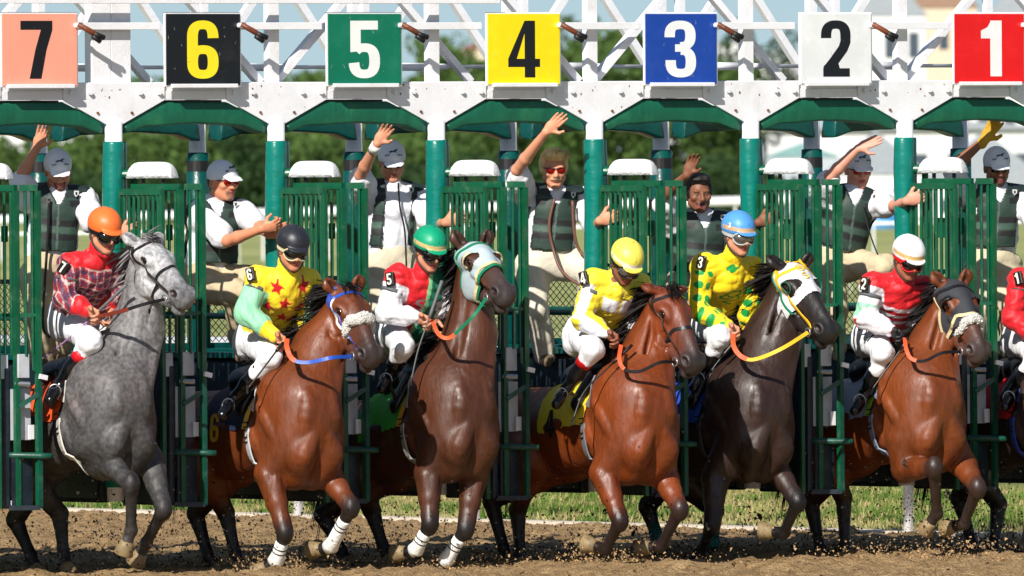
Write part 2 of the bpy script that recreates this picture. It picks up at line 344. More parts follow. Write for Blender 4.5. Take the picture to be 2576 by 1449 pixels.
# number boards
BOARD = {7: (srgb(247, 160, 136), srgb(20, 18, 24), '7'), 6: (srgb(18, 20, 26), srgb(246, 224, 34), '6'), 5: (srgb(0, 112, 84), srgb(238, 240, 238), '5'),
         4: (srgb(252, 222, 10), srgb(20, 20, 24), '4'), 3: (srgb(20, 66, 160), srgb(238, 240, 242), '3'), 2: (srgb(228, 230, 232), srgb(18, 20, 28), '2'), 1: (srgb(224, 16, 22), srgb(238, 236, 238), '1')}
for n_, j in zip((7, 6, 5, 4, 3, 2, 1), range(-4, 3)):
    bc, dc, ch = BOARD[n_]; cx = post_t(j) + PITCH_T/2 + .01 + (.0 if n_ != 1 else .0)
    w, h = .592, .476; zc = 3.325
    mb = MB(); mb.box((cx, -.075, zc), (w, .012, h)); b = mb.build('number_board', W_PAINT, gate, bevel=.006)
    mb = MB(); mb.box((cx, -.0835, zc), (w-.026, .005, h-.022)); fc = mb.build('board_face', mat('board_face_%s' % ch, bc, .28, var=.05, vscale=3, dirt=tuple(min(1, x*1.25+.03) for x in bc), dscale=6, damt=.4), b, bevel=.001)
    dh = h * .77; dw = (.56 if ch not in '1' else .40) * dh * 1.22
    ox = cx - dw/2
    if ch == '7': ox += -.02
    if ch == '1': ox += .02
    digit_mesh('numeral', ch, Vector((ox, -.0860, zc - dh/2)), Vector((1, 0, 0)), Vector((0, 0, 1)), dh, .0008, mat('numeral_%s' % ch, dc, .35, var=.05), b, xs=1.22)
    mb = MB(); mb.box((cx, -.095, 3.094), (.50, .035, .026)); mb.build('board_ledge', W_PAINT, b, bevel=.004)
    mb = MB(); mb.box((cx, -.06, 3.475), (.3, .02, .03)); mb.build('board_bracket', W_PAINT, b)
    rgc = random.Random(n_); mb = MB()
    for _ in range(9):
        sx_, sz_ = cx + rgc.uniform(-.27, .27), zc + rgc.uniform(-.21, .21); an_ = rgc.uniform(.9, 2.1); ln_ = rgc.uniform(.006, .035); dx_, dz_ = math.cos(an_)*ln_, math.sin(an_)*ln_
        mb.add([(sx_, -.0872, sz_), (sx_ + .0022, -.0872, sz_ + .001), (sx_ + dx_, -.0872, sz_ + dz_)], [(0, 1, 2)])
    mb.build('scratches', mat('scratch_%s' % ch, srgb(206, 208, 204) if ch not in '271' else srgb(150, 120, 104), .6), b, fix=False)['kind'] = 'stuff'
    hx = cx + w/2 - .02
    mb = MB(); mb.tube([(hx, -.085, 3.478), (hx, -.125, 3.478)], .018, 10); hb = mb.build('handle_hub', W_PAINT, b)
    mb = MB(); mb.tube([(hx-.01, -.125, 3.485), (hx+.09, -.135, 3.435), (hx+.12, -.138, 3.418)], [.017, .019, .017], 8); hd = mb.build('release_handle', BROWNLEATHER, b, smooth=True)
    mb = MB(); mb.tube([(hx+.10, -.138, 3.425), (hx+.175, -.142, 3.40)], [.019, .018], 8); mb.tube([(hx+.09, -.14, 3.41), (hx+.145, -.145, 3.375)], .016, 8); mb.build('handle_grip', BLACKRUB, hd, smooth=True)
# stall doors, partitions, lower panels
def leaf(name, a, b, nb, z0, z1, zm, dark=False, thick=.034, parent=gate, m=None, ends=True):
    (ta, fa), (tb, fb) = a, b; mb = MB(); m = m or G_PAINT
    A = lambda s, z: L(ta + (tb-ta)*s, fa + (fb-fa)*s, z)
    if ends: mb.beam(A(0, z0), A(0, z1), .028, .028)
    mb.beam(A(1, .44), A(1, z1), thick, thick)
    mb.beam(A(0, z1+.018), A(1, z1+.018), .03, .04); mb.beam(A(0, zm), A(1, zm), .02, .022)
    for i in range(nb):
        s = (i + .8) / (nb + .6); mb.tube([A(s, z0), A(s, z1)], .0105, 6, cap=False)
        if i % 3 == 2: mb.box(A(s, z1-.27), (.02, .05, .10))
    return mb.build(name, m, parent)
for j in range(-5, 4):
    t = post_t(j); z0, z1, zm = 1.40, 2.435, 1.655
    d = leaf('stall_door', (t+.06, .12), (t+.115, .585), 7, z0, z1, zm)
    leaf('stall_door', (t+.135, .60), (t+.235, .65), 2, z0, z1, zm, ends=False)
    leaf('stall_door', (t-.03, .12), (t-.035, .60), 8, z0, z1-.03, zm, thick=.026)
    # head pad on its arm
    mb = MB(); mb.tube([L(t+.02, .04, 2.535), L(t+.10, .12, 2.535)], .032, 14); mb.beam(L(t+.09, .10, 2.53), L(t+.09, .10, 2.42), .03, .03); arm = mb.build('pad_arm', G_PAINT, gate, smooth=False)
    mb = MB(); nseg = 22; vs = []; fs = []
    for i in range(nseg + 1):
        s = i / nseg; e = math.sqrt(max(0, 1 - abs(2*s-1) ** 5)); c = L(t+.055 + .17*s, .10 + .26*s, 2.508)
        for (q, z) in ((-.052, 0), (-.058, .035), (-.052, .07*e+.012), (-.028, .094*e+.01), (.028, .094*e+.01), (.052, .07*e+.012), (.058, .035), (.052, 0)):
            vs.append(c + Vector((q*.85, q*.5, min(z, .104*e+.004))))
    for i in range(nseg):
        for k in range(8): fs.append((i*8+k, i*8+(k+1) % 8, (i+1)*8+(k+1) % 8, (i+1)*8+k))
    fs += [tuple(range(8)), tuple(range(nseg*8, nseg*8+8))]
    mb.add(vs, fs); mb.build('head_pad', mat('white_vinyl', srgb(236, 236, 238), .45, var=.05, bump=.7, bscale=70), gate, smooth=True)
    for s in (.3, .75):
        mb = MB(); mb.tube([L(t+.055+.17*s, .10+.26*s, 2.40), L(t+.055+.17*s, .10+.26*s, 2.51)], .013, 8); mb.build('pad_bolt', BLACKRUB, gate)
    # latch boxes and plates
    mb = MB(); mb.box(L(t+.150, .60, 1.335), (.085, .03, .15)); mb.build('latch_box', GREYPANEL, gate, bevel=.004)
    mb = MB(); mb.box(L(t+.03, .55, 1.33), (.07, .03, .15)); mb.build('latch_box', GREYPANEL, gate, bevel=.004)
    mb = MB(); mb.prism([(0, 0), (.06, -.06), (.075, .02), (.02, .10), (-.005, .10)], .012, Matrix.Translation(L(t+.195, .655, 1.31))); mb.build('latch_plate', G_PAINT, gate)
    mb = MB(); mb.box(L(t+.245, .69, 1.265), (.055, .02, .03), Matrix.Rotation(R(12), 3, 'Y')); mb.build('reflector_tab', W_PAINT, gate)
    mb = MB(); mb.box(L(t+.155, .56, 1.03), (.15, .012, .32)); mb.build('centre_panel', GREYPANEL, gate)
    mb = MB(); mb.box(L(t+.21, .60, .92), (.04, .012, .09)); mb.build('latch_catch', W_PAINT, gate)
    mb = MB(); mb.tube([L(t+.10, .58, 1.225), L(t+.19, .62, 1.22)], .016, 8); mb.build('latch_pin', STEEL, gate)
    mb = MB(); mb.beam(L(t+.23, .66, 1.16), L(t+.12, .60, 1.08), .028, .028); mb.build('latch_arm', G_DARK, gate)
    mb = MB(); mb.tube([L(t+.03, .50, .775), L(t+.10, .585, .775), L(t+.23, .68, .77), L(t+.285, .72, .77)], [.021, .021, .021, .018], 10); mb.build('push_bar', G_DARK, gate, smooth=True)
    # lower kick panels (dark)
    mb = MB(); mb.box(L(t+.15, .585, .60), (.15, .012, .32)); mb.beam(L(t+.06, .57, .445), L(t+.235, .66, .445), .03, .03); mb.build('kick_panel', G_DARK if False else NAVY, gate)
    mb = MB(); mb.beam(L(t+.235, .655, .45), L(t+.235, .655, 1.26), .03, .034); mb.build('door_stile', G_DARK, gate)
    mb = MB(); mb.prism([(0, 0), (.0, .88), (.05, .93), (.50, .93), (.55, .88), (.55, 0)], .05, Matrix.Translation(L(t+.03, .02, .44)) @ Matrix.Rotation(R(-90), 4, 'Z')); mb.build('door_pad', NAVY, gate, bevel=.015)
    # partition between stalls
    mb = MB(); mb.box(L(t, -1.40, .90), (.11, 2.6, .90)); mb.build('partition', NAVY, gate, bevel=.03)
    mb = MB(); mb.box(L(t, -1.40, 1.372), (.20, 2.5, .035)); mb.build('standing_ledge', TEALD, gate)
    mb = MB(); mb.tube([L(t+.06, -.3, 1.62), L(t+.06, -2.6, 1.62)], .02, 8); mb.build('hand_rail', G_DARK, gate)
    # rear stall gate: ribbed panel below, wire mesh above
    tt = t + PITCH_T/2; w = PITCH_T - .16
    mb = MB(); mb.box(L(tt, -2.80, .98), (w, .03, .86)); mb.box(L(tt, -2.76, 1.40), (w, .06, .05))
    for k in range(9): mb.box(L(tt - w/2 + .06 + k*(w-.12)/8, -2.77, .98), (.05, .035, .80))
    mb.build('rear_gate', TEALD, gate)
    mb = MB(); mb.beam(L(tt-w/2, -2.78, 1.84), L(tt+w/2, -2.78, 1.84), .03, .03)
    zz0, zz1 = 1.43, 1.83; H = zz1 - zz0; st = .05
    k = -int(H/st) - 1
    while k * st < w:
        for sg in (1, -1):
            xa_, xb_ = k*st, k*st + H
            if sg < 0: xa_, xb_ = xb_, xa_
            za, zb_ = zz0, zz1
            if xa_ > xb_: pass
            # clip
            def clip(xq, zq, xr, zr, X):
                s = (X - xq) / (xr - xq); return X, zq + (zr - zq) * s
            p, q = (xa_, za), (xb_, zb_)
            if p[0] > q[0]: p, q = q, p
            if q[0] <= 0 or p[0] >= w: continue
            if p[0] < 0: p = clip(*p, *q, 0)
            if q[0] > w: q = clip(*p, *q, w)
            mb.tube([L(tt-w/2+p[0], -2.78, p[1]), L(tt-w/2+q[0], -2.78, q[1])], .0035, 3, cap=False)
        k += 1
    mb.build('wire_mesh', BLACKRUB, gate)
# ------------------------------------------------------------------ ground, rails, far trees and houses
def ground_mat(name, c1, c2, c3, scale, bump, bscale, bdist, rough=.9):
    M = bpy.data.materials.new(name); M.use_nodes = True; n = M.node_tree.nodes; l = M.node_tree.links; b = n['Principled BSDF']
    tc = n.new('ShaderNodeTexCoord')
    a = n.new('ShaderNodeTexNoise'); a.inputs['Scale'].default_value = scale; a.inputs['Detail'].default_value = 10; a.inputs['Roughness'].default_value = .65
    l.new(tc.outputs['Object'], a.inputs['Vector'])
    r = n.new('ShaderNodeValToRGB'); e = r.color_ramp.elements; e[0].position = .32; e[0].color = (*c1, 1); e[1].position = .68; e[1].color = (*c3, 1)
    k = e.new(.5); k.color = (*c2, 1); l.new(a.outputs['Fac'], r.inputs['Fac'])
    l.new(r.outputs['Color'], b.inputs['Base Color']); b.inputs['Roughness'].default_value = rough; b.inputs['Specular IOR Level'].default_value = .15
    bn = n.new('ShaderNodeTexNoise'); bn.inputs['Scale'].default_value = bscale; bn.inputs['Detail'].default_value = 8
    l.new(tc.outputs['Object'], bn.inputs['Vector'])
    bp = n.new('ShaderNodeBump'); bp.inputs['Strength'].default_value = bump; bp.inputs['Distance'].default_value = bdist
    l.new(bn.outputs['Fac'], bp.inputs['Height']); l.new(bp.outputs[0], b.inputs['Normal'])
    return M
DIRT = ground_mat('track_dirt', srgb(122, 97, 66), srgb(162, 133, 94), srgb(190, 160, 118), 9, .9, 55, .04)
TURF = ground_mat('turf', srgb(100, 108, 56), srgb(130, 134, 76), srgb(160, 150, 102), 1.2, .8, 20, .05)
FARTURF = ground_mat('far_turf', srgb(128, 136, 78), srgb(152, 158, 98), srgb(176, 172, 120), .05, .3, 3, .1)
KERBM = mat('kerb_concrete', srgb(214, 200, 180), .85, var=.15, vscale=12, bump=.5, bscale=30)
SHADEM = mat('painted_shade', srgb(120, 126, 134), .8, var=.2, vscale=10, bump=.4)  # bluish grey that paints in the rail's shade by the kerb
def sheet(name, pts, z, material, kind='structure'):
    me = bpy.data.meshes.new(name); me.from_pydata([(x, y, z) for x, y in pts], [], [tuple(range(len(pts)))]); me.materials.append(material)
    o = bpy.data.objects.new(name, me); COL.objects.link(o); o['kind'] = kind; return o
sheet('ground', [(-3000, -200), (3000, -200), (3000, 5200), (-3000, 5200)], -.012, FARTURF)
# inner edge of the dirt track: a line through two kerb points, running the way the horses run
ga = P(150, 1283, 18); 
def ground_hit(u, v):
    d = Fw + Rt * ((u-1288)/FPX) + Up * ((724.5-v)/FPX); t = -CAMP.z / d.z; return CAMP + d * t
K0, K1 = ground_hit(150, 1290), ground_hit(2450, 1353)
KD = (K1 - K0).normalized(); KN = Vector((-KD.y, KD.x, 0));  KN = KN if KN.y > 0 else -KN
def kp(s, n): p = K0 + KD * s + KN * n; return (p.x, p.y)
# dirt surface as real relief
nx, ny = 420, 260
def dirt_relief():
    rng = np.random.RandomState(3)
    us = np.linspace(-4.2, 4.2, nx); ys = np.linspace(-6.5, 20, ny)
    X, Y = np.meshgrid(us, ys)
    Z = np.zeros_like(X)
    for k in range(60):
        fx, fy = rng.normal(0, 9, 2); ph = rng.uniform(0, 6.28); Z += np.sin(X*fx + Y*fy + ph) * .0022
    for k in range(60):
        fx, fy = rng.normal(0, 30, 2); ph = rng.uniform(0, 6.28); Z += np.sin(X*fx + Y*fy + ph) * .0016
    Z += np.abs(rng.normal(0, 1, Z.shape)) ** 2 * .0022
    for k in range(220):    # hoof pocks and clods
        cx, cy = rng.uniform(-4, 4), rng.uniform(-3.2, 8); r = rng.uniform(.03, .10); s = rng.choice([-.6, 1.0]) * rng.uniform(.2, .45) * r
        Z += s * np.exp(-((X-cx)**2 + (Y-cy)**2) / (r*r))
    side = (X - K0.x) * KN.x + (Y - K0.y) * KN.y
    Z = np.where(side > -.05, -.02, Z + .012)
    V = np.stack([X.ravel(), Y.ravel(), Z.ravel()], 1)
    i = np.arange((ny-1)*(nx-1)); r = i // (nx-1); c = i % (nx-1); a = r*nx + c
    F = np.stack([a, a+1, a+nx+1, a+nx], 1)
    me = bpy.data.meshes.new('dirt_track'); me.vertices.add(len(V)); me.vertices.foreach_set('co', V.ravel())
    me.loops.add(F.size); me.loops.foreach_set('vertex_index', F.ravel()); me.polygons.add(len(F))
    me.polygons.foreach_set('loop_start', np.arange(len(F))*4); me.polygons.foreach_set('use_smooth', np.ones(len(F), bool)); me.update(); me.validate()
    me.materials.append(DIRT); o = bpy.data.objects.new('dirt_track', me); COL.objects.link(o); o['kind'] = 'structure'
dirt_relief()
sheet('track', [(-60, -110), (60, -110), (60, -6.4), (-60, -6.4)], .0, DIRT)
mb = MB(); c0 = kp(-40, .0); c1 = kp(40, .0)
def strip(name, n0, n1, z0, z1, material, kind='structure'):
    mb = MB(); 
    a = [kp(-12, n0), kp(22, n0), kp(22, n1), kp(-12, n1)]
    mb.add([(x, y, z0) for x, y in a] + [(x, y, z1) for x, y in a], [(0, 1, 5, 4), (1, 2, 6, 5), (2, 3, 7, 6), (3, 0, 4, 7), (4, 5, 6, 7), (3, 2, 1, 0)])
    o = mb.build(name, material); o['kind'] = kind; return o
strip('kerb', -.12, .16, -.03, .035, KERBM)
strip('shade_strip', .16, .85, -.03, .02, SHADEM)  # rail's shadow behind the kerb, laid down as a coloured strip
strip('grass_verge', .85, 60, -.03, .016, TURF)
# grass blades on the verge
rng = random.Random(5)
def grass(name, n, span_s, span_n, hh, cols, dens=None):
    mb = MB(); vs = []; fs = []; cl = []
    for i in range(n):
        s = rng.uniform(*span_s); q = span_n[0] + (span_n[1]-span_n[0]) * rng.random() ** 1.4
        x, y = kp(s, q); 
        patch = math.sin(x*2.1+1)+math.sin(y*.9+x)+math.sin(x*5.3-y*1.7)
        h = hh * rng.uniform(.4, 1.2) * (1.25 if patch > .6 else .7 if patch < -.6 else 1)
        a = rng.uniform(0, 6.28); w = rng.uniform(.006, .013); dx, dy = math.cos(a)*w, math.sin(a)*w; lx, ly = rng.uniform(-.5, .5)*h, rng.uniform(-.5, .5)*h
        o = len(vs); vs += [(x-dx, y-dy, 0), (x+dx, y+dy, 0), (x+lx, y+ly, h)]; fs.append((o, o+1, o+2))
        c = cols[0] if patch > .2 and rng.random() < .75 else cols[1] if rng.random() < .55 else cols[2]; k = rng.uniform(.75, 1.2); cl += [(c[0]*k, c[1]*k, c[2]*k, 1)] * 3
    me = bpy.data.meshes.new(name); me.from_pydata(vs, [], fs); at = me.color_attributes.new('Col', 'FLOAT_COLOR', 'POINT'); at.data.foreach_set('color', np.array(cl, dtype=np.float32).ravel())
    me.materials.append(mat('grass_blade', vcol=True, rough=.7, var=.1, spec=.2)); o = bpy.data.objects.new(name, me); COL.objects.link(o); tag(o, 'short dry green grass growing along the rail behind the track', 'grass', kind='stuff')
grass('verge_grass', 90000, (-3.2, 19), (.5, 9), .075, (srgb(84, 112, 42), srgb(172, 154, 110), srgb(124, 134, 70)))
# running rails
def running_rail(name, label, pts_fn, z, r, posts, lean=0.0, group=None, post_r=.045):
    e = empty(name, pts_fn(posts[0])[:2] + (0,) if False else Vector((*pts_fn(posts[0]), 0)))
    tag(e, label, 'rail', group); o = Vector((*pts_fn(posts[0]), 0))
    a, b = pts_fn(posts[0]-1.5), pts_fn(posts[-1]+1.5)
    mb = MB(); mb.tube([Vector((*a, z)) - o, Vector((*b, z)) - o], r, 12); mb.build('top_rail', W_PAINT, e, smooth=True)
    for s in posts:
        x, y = pts_fn(s); mb = MB(); mb.tube([Vector((x, y, 0)) + KN * lean - o, Vector((x, y, 0)) + KN*lean*.9 + Vector((0, 0, z*.75)) - o, Vector((x, y, z)) - o], [post_r, post_r, post_r*.8], 12); mb.build('rail_post', W_PAINT, e, smooth=True)
# posts of the near rail stand where the photo shows them
ps = []
for u, v in ((240, 1282), (1049, 1300), (1497, 1312), (1988, 1330), (2420, 1345)):
    g = ground_hit(u, v); ps.append((g - K0).dot(KD))
running_rail('inner_rail', 'white inner running rail on posts along the dirt edge', lambda s: kp(s, .05), 1.28, .05, ps + [ps[-1]+2, ps[-1]+4], lean=.0, post_r=.034)
# far rails: lines seen above the turf
def line_rail(name, label, u0, v0, u1, v1, dist, h, r, n):
    a, b = P(u0, v0, dist), P(u1, v1, dist*.97); e = empty(name, (a.x, a.y, 0)); tag(e, label, 'rail')
    o = Vector((a.x, a.y, 0)); d = b - a
    mb = MB(); mb.tube([a - d*.3 - o, b + d*.3 - o], r, 10); mb.build('top_rail', W_PAINT, e)
    for k in range(-n//4, n + n//4 + 1):
        p = a + d * (k / n); mb = MB(); mb.tube([Vector((p.x, p.y, -.05)) - o, p - o], r*.25, 8); mb.build('rail_post', W_PAINT, e)
line_rail('outer_rail', 'white far running rail crossing the infield below the trees', 330, 545, 1850, 506, 380, 1, .13, 9)
line_rail('outer_rail', 'white middle running rail on the infield grass, nearer than the tree line', 100, 588, 2400, 560, 240, 1, .035, 9)
# ---- far wood, individual trees and houses
def leafmat(name, c, var=.35):
    return mat(name, c, .75, var=var, vscale=.25, spec=.2)
LM = [leafmat('foliage_dark', srgb(44, 66, 34)), leafmat('foliage_mid', srgb(74, 98, 46)), leafmat('foliage_light', srgb(108, 132, 60))]
BARK = mat('bark', srgb(90, 74, 58), .9)
nprng = np.random.RandomState(11)
def leaf_cloud(centers, radii, nper, size):
    """many small quads through ellipsoid volumes"""
    V = []; 
    for c, r in zip(centers, radii):
        d = nprng.normal(size=(nper, 3)); d /= np.linalg.norm(d, axis=1)[:, None]; rr = nprng.uniform(.55, 1.0, (nper, 1)) ** .5
        p = np.array(c) + d * rr * np.array(r)
        a = nprng.normal(size=(nper, 3)); a /= np.linalg.norm(a, axis=1)[:, None]; b = np.cross(a, nprng.normal(size=(nper, 3))); b /= np.linalg.norm(b, axis=1)[:, None]
        s = size * nprng.uniform(.5, 1.3, (nper, 1))
        V.append(np.stack([p - a*s, p + b*s, p + a*s, p - b*s], 1))
    V = np.concatenate(V).reshape(-1, 3); n = len(V)//4
    return V, np.arange(n*4).reshape(n, 4)
def mesh_np(name, V, F, material, parent=None):
    me = bpy.data.meshes.new(name); me.vertices.add(len(V)); me.vertices.foreach_set('co', V.astype(np.float32).ravel())
    k = F.shape[1]; me.loops.add(F.size); me.loops.foreach_set('vertex_index', F.astype(np.int32).ravel()); me.polygons.add(len(F)); me.polygons.foreach_set('loop_start', (np.arange(len(F))*k).astype(np.int32))
    me.update(); me.validate(); me.materials.append(material); o = bpy.data.objects.new(name, me); COL.objects.link(o)
    if parent: o.parent = parent
    return o
def tree(u, base_v, top_v, wpx, dist, k, label, group='trees beyond the infield'):
    b = P(u, base_v, dist); t = P(u, top_v, dist); sc = (CAM_Y*-1 + dist) / FPX; w = wpx * sc; h = max(4, t.z)
    e = empty('tree', (b.x, b.y, 0)); tag(e, label, 'tree', group)
    mb = MB(); mb.tube([(0, 0, -.2), (.2, 0, h*.3), (0, .2, h*.6)], [w*.05, w*.035, w*.015], 8); mb.build('trunk', BARK, e)
    cs = []; rs = []
    for i in range(9):
        cs.append((nprng.uniform(-.33, .33)*w, nprng.uniform(-.33, .33)*w, h*nprng.uniform(.35, .82))); rs.append((w*.28*nprng.uniform(.6, 1.1), w*.28, h*.2*nprng.uniform(.7, 1.1)))
    V, F = leaf_cloud(cs, rs, 160, w*.035); mesh_np('crown', V, F, LM[k], e)
# wood along the horizon: three depth bands as one mass each
def wood(name, u0, u1, base, top, dist, k, label, n, rough=1.0):
    cs = []; rs = []; sc = (dist - CAM_Y) / FPX
    for i in range(n):
        u = nprng.uniform(u0, u1); tv = top(u) ; vv = nprng.uniform(tv + 12, base); p = P(u, vv, dist + nprng.uniform(-20, 20)); r = nprng.uniform(16, 42) * sc
        cs.append(tuple(p)); rs.append((r*1.1, r*1.1, r*.9))
    V, F = leaf_cloud(cs, rs, 70, 7*sc); o = mesh_np(name, V, F, LM[k]); tag(o, label, 'woodland', kind='stuff')
w1 = lambda u: 322 + 10*math.sin(u*.02) + 6*math.sin(u*.053) + (28 if u < 250 else 0) - (60 if 560 < u < 700 else 0)
wood('woodland', -150, 1180, 545, lambda u: w1(u) + 8, 780, 1, 'dense green woodland behind the left half of the gate', 1000)
wood('woodland', -150, 1950, 545, lambda u: w1(u) + 90 + 20*math.sin(u*.03), 760, 0, 'darker shrubs along the foot of the woodland', 700)
wood('woodland', 1050, 1900, 540, lambda u: 120 + 45*math.sin(u*.011) , 840, 1, 'tall green woodland behind the middle of the gate', 1000)
wood('woodland', -150, 1300, 400, lambda u: 196 + 22*math.sin(u*.013) + (30 if u < 500 else 0), 1100, 1, 'hazy wood on the rise seen below the number boards', 520)
for a in ((1290, 330, 128, 190, 900, 2, 'round pale green tree behind the yellow number four board'), (1440, 330, 20, 230, 920, 1, 'tall dark tree between the yellow and blue number boards'),
          (1560, 330, 100, 150, 900, 1, 'bushy green tree left of the blue number three board'), (1860, 330, -10, 210, 900, 0, 'dark evergreen right of the blue number three board'),
          (1990, 330, -30, 150, 920, 0, 'dark evergreen above the white number two board'), (350, 330, 176, 110, 900, 1, 'small green tree top seen left of the black number six board'), (1180, 330, 80, 120, 950, 1, 'green tree by the red roofed house')):
    tree(a[0], a[1], a[2], a[3], a[4], a[5], a[6])
HW = [mat('house_white', srgb(222, 222, 224), .8, var=.05), mat('house_cream', srgb(214, 196, 172), .8, var=.05), mat('house_grey', srgb(176, 184, 192), .8, var=.05)]
HR = [mat('roof_grey', srgb(150, 156, 164), .8), mat('roof_brown', srgb(150, 120, 100), .8), mat('roof_teal', srgb(120, 160, 160), .7), mat('roof_red', srgb(150, 84, 78), .8)]
GLS = mat('window_glass', srgb(70, 80, 92), .15)
def house(u0, u1, base, eave, ridge, dist, wm, rm, label, nw=3, rows=1, cat='house'):
    a, b = P(u0, base, dist), P(u1, base, dist); ez = P(u0, eave, dist).z; rz = P(u0, ridge, dist).z; bz = min(a.z, 0) if base > 400 else a.z - 6
    e = empty(cat, (a.x, a.y, 0)); tag(e, label, cat, 'houses beyond the trees'); w = b.x - a.x; d = w*.7
    mb = MB(); mb.box((w/2, d/2, (ez+bz)/2), (w, d, ez-bz)); mb.build('wall', HW[wm], e)
    mb = MB(); mb.prism([(-w*.04, ez+.01), (w*1.04, ez+.01), (w/2, rz)], d*1.06, Matrix.Translation((0, -d*.03, 0))); mb.build('roof', HR[rm], e)
    for r in range(rows):
        for k in range(nw):
            x = w*(k+.5)/nw; z = ez - (ez-max(bz, ez-3.2*rows-1))*(r+.5)/rows
            mb = MB(); mb.box((x, -.03, z), (w/nw*.4, .12, min(1.5, (ez-bz)*.35))); mb.build('window', GLS, e)
H = [(1060, 1190, 200, 170, 140, 1150, 0, 0, 'low white house on the horizon left of the yellow number four board', 3, 1),
     (1160, 1230, 200, 124, 108, 1200, 1, 3, 'small house with a red roof behind the number four board', 2, 1),
     (1570, 1720, 330, 110, 80, 980, 0, 0, 'pale house behind the blue number three board', 3, 2),
     (1800, 1900, 330, 110, 92, 960, 0, 0, 'narrow white house right of the blue number three board', 2, 2),
     (1900, 2060, 360, 150, 110, 930, 0, 0, 'white house with grey roof behind the number two board', 3, 2),
     (2150, 2330, 380, 40, -60, 900, 0, 0, 'tall white gabled house between the number two and one boards', 3, 3),
     (2290, 2460, 380, 20, -70, 920, 1, 1, 'tall cream gabled house behind the red number one board', 3, 3),
     (2440, 2640, 380, 90, -20, 900, 0, 0, 'white gabled house at the right edge', 3, 2),
     (1930, 2110, 545, 395, 360, 760, 2, 2, 'long low building with a pale teal roof beside the infield', 4, 1),
     (2080, 2330, 560, 440, 330, 740, 0, 0, 'large white marquee tent behind the number two stall', 2, 1),
     (2320, 2640, 565, 470, 330, 730, 0, 0, 'white peaked tent behind the number one stall', 2, 1),
     (1930, 2700, 420, 330, 300, 850, 0, 0, 'long pale grey terrace of buildings behind the tents', 9, 1)]
for h in H: house(*h)
house(-30, 60, 345, 335, 320, 1000, 0, 0, 'white building glimpsed over the trees at the far left', 2, 1)
house(150, 230, 345, 335, 322, 1000, 0, 0, 'white rooftop glimpsed above the hedge by the first post', 2, 1)
# blue tarpaulin and parked car
b = P(2212, 556, 600); mb = MB(); mb.ell((0, 0, .5), (.9, .7, .75)); mb.ell((.7, .1, .3), (.6, .5, .5)); o = mb.build('tarpaulin', mat('blue_tarp', srgb(60, 140, 200), .5, bump=.5, bscale=3)); o.location = (b.x, b.y, b.z-.6); tag(o, 'bright blue tarpaulin mound on the far grass', 'tarpaulin')
# ------------------------------------------------------------------ organic surfaces: smooth unions of tapered limbs, meshed by surface nets
V3 = lambda p: np.array(p, dtype=np.float32)
class Prim:
    def __init__(s, kind, a, b=None, ra=.05, rb=None, k=.02, col=(1, 1, 1), colb=None, rot=None, radii=None, flat=None, sub=False, tagn=None):
        s.kind = kind; s.a = V3(a); s.b = V3(b) if b is not None else None; s.ra = ra; s.rb = ra if rb is None else rb
        s.k = k; s.col = V3(col[:3]); s.colb = V3(colb[:3]) if colb is not None else s.col; s.rot = rot; s.radii = radii; s.flat = flat; s.sub = sub; s.tagn = tagn
        if kind == 'e': s.M = np.array(rot, dtype=np.float32).T if rot is not None else np.eye(3, dtype=np.float32); s.rr = V3(radii)
        if flat is not None:
            s.n = V3(flat[0]); s.n /= np.linalg.norm(s.n); s.fs = 1.0 / flat[1] - 1.0
    def bounds(s):
        m = s.k * 1.5 + .02
        if s.kind == 'e':
            r = np.sqrt(((s.M.T * s.rr[None, :]) ** 2).sum(1)); return s.a - r - m, s.a + r + m
        f = 1.0
        if s.flat is not None and s.flat[1] > 1: f = s.flat[1]
        r = max(s.ra, s.rb) * f
        return np.minimum(s.a, s.b) - r - m, np.maximum(s.a, s.b) + r + m
    def ev(s, p):
        """p (...,3) -> distance, t"""
        if s.kind == 'e':
            q = (p - s.a) @ s.M.T
            q1 = q / s.rr; k0 = np.sqrt((q1 * q1).sum(-1)) + 1e-6; q2 = q1 / s.rr; k1 = np.sqrt((q2 * q2).sum(-1)) + 1e-6
            return k0 * (k0 - 1) / k1, None
        a, b = s.a, s.b
        if s.flat is not None:
            p = p + ((p - a) @ s.n)[..., None] * (s.n * s.fs); b = b + s.n * s.fs * float((b - a) @ s.n)
        ba = b - a; L2 = float(ba @ ba) + 1e-9; pa = p - a
        t = np.clip((pa @ ba) / L2, 0, 1)
        d = np.sqrt(((pa - t[..., None] * ba) ** 2).sum(-1)) - (s.ra + (s.rb - s.ra) * t)
        return d, t
def cone(a, b, ra, rb, **k): return Prim('c', a, b, ra, rb, **k)
def ellip(c, radii, rot=None, **k): return Prim('e', c, radii=radii, rot=rot, **k)
def smin(a, b, k):
    h = np.maximum(k - np.abs(a - b), 0) / k; return np.minimum(a, b) - h * h * k * .25
def field(prims, p):
    d = np.full(p.shape[:-1], 1e3, dtype=np.float32)
    for q in prims:
        e = q.ev(p)[0]
        d = -smin(-d, e, q.k) if q.sub else smin(d, e, q.k)
    return d
def project(prims, p, it=6, off=0.0):
    p = np.array(p, dtype=np.float32); e = .003
    for _ in range(it):
        d = field(prims, p) - off; g = np.stack([field(prims, p + V3(v)) - field(prims, p - V3(v)) for v in ((e, 0, 0), (0, e, 0), (0, 0, e))], -1) / (2*e)
        n = g / (np.linalg.norm(g, axis=-1, keepdims=True) + 1e-6); gl = np.clip(np.linalg.norm(g, axis=-1), .5, 3); p = p - n * (d / gl)[..., None] * .9
    return p, n
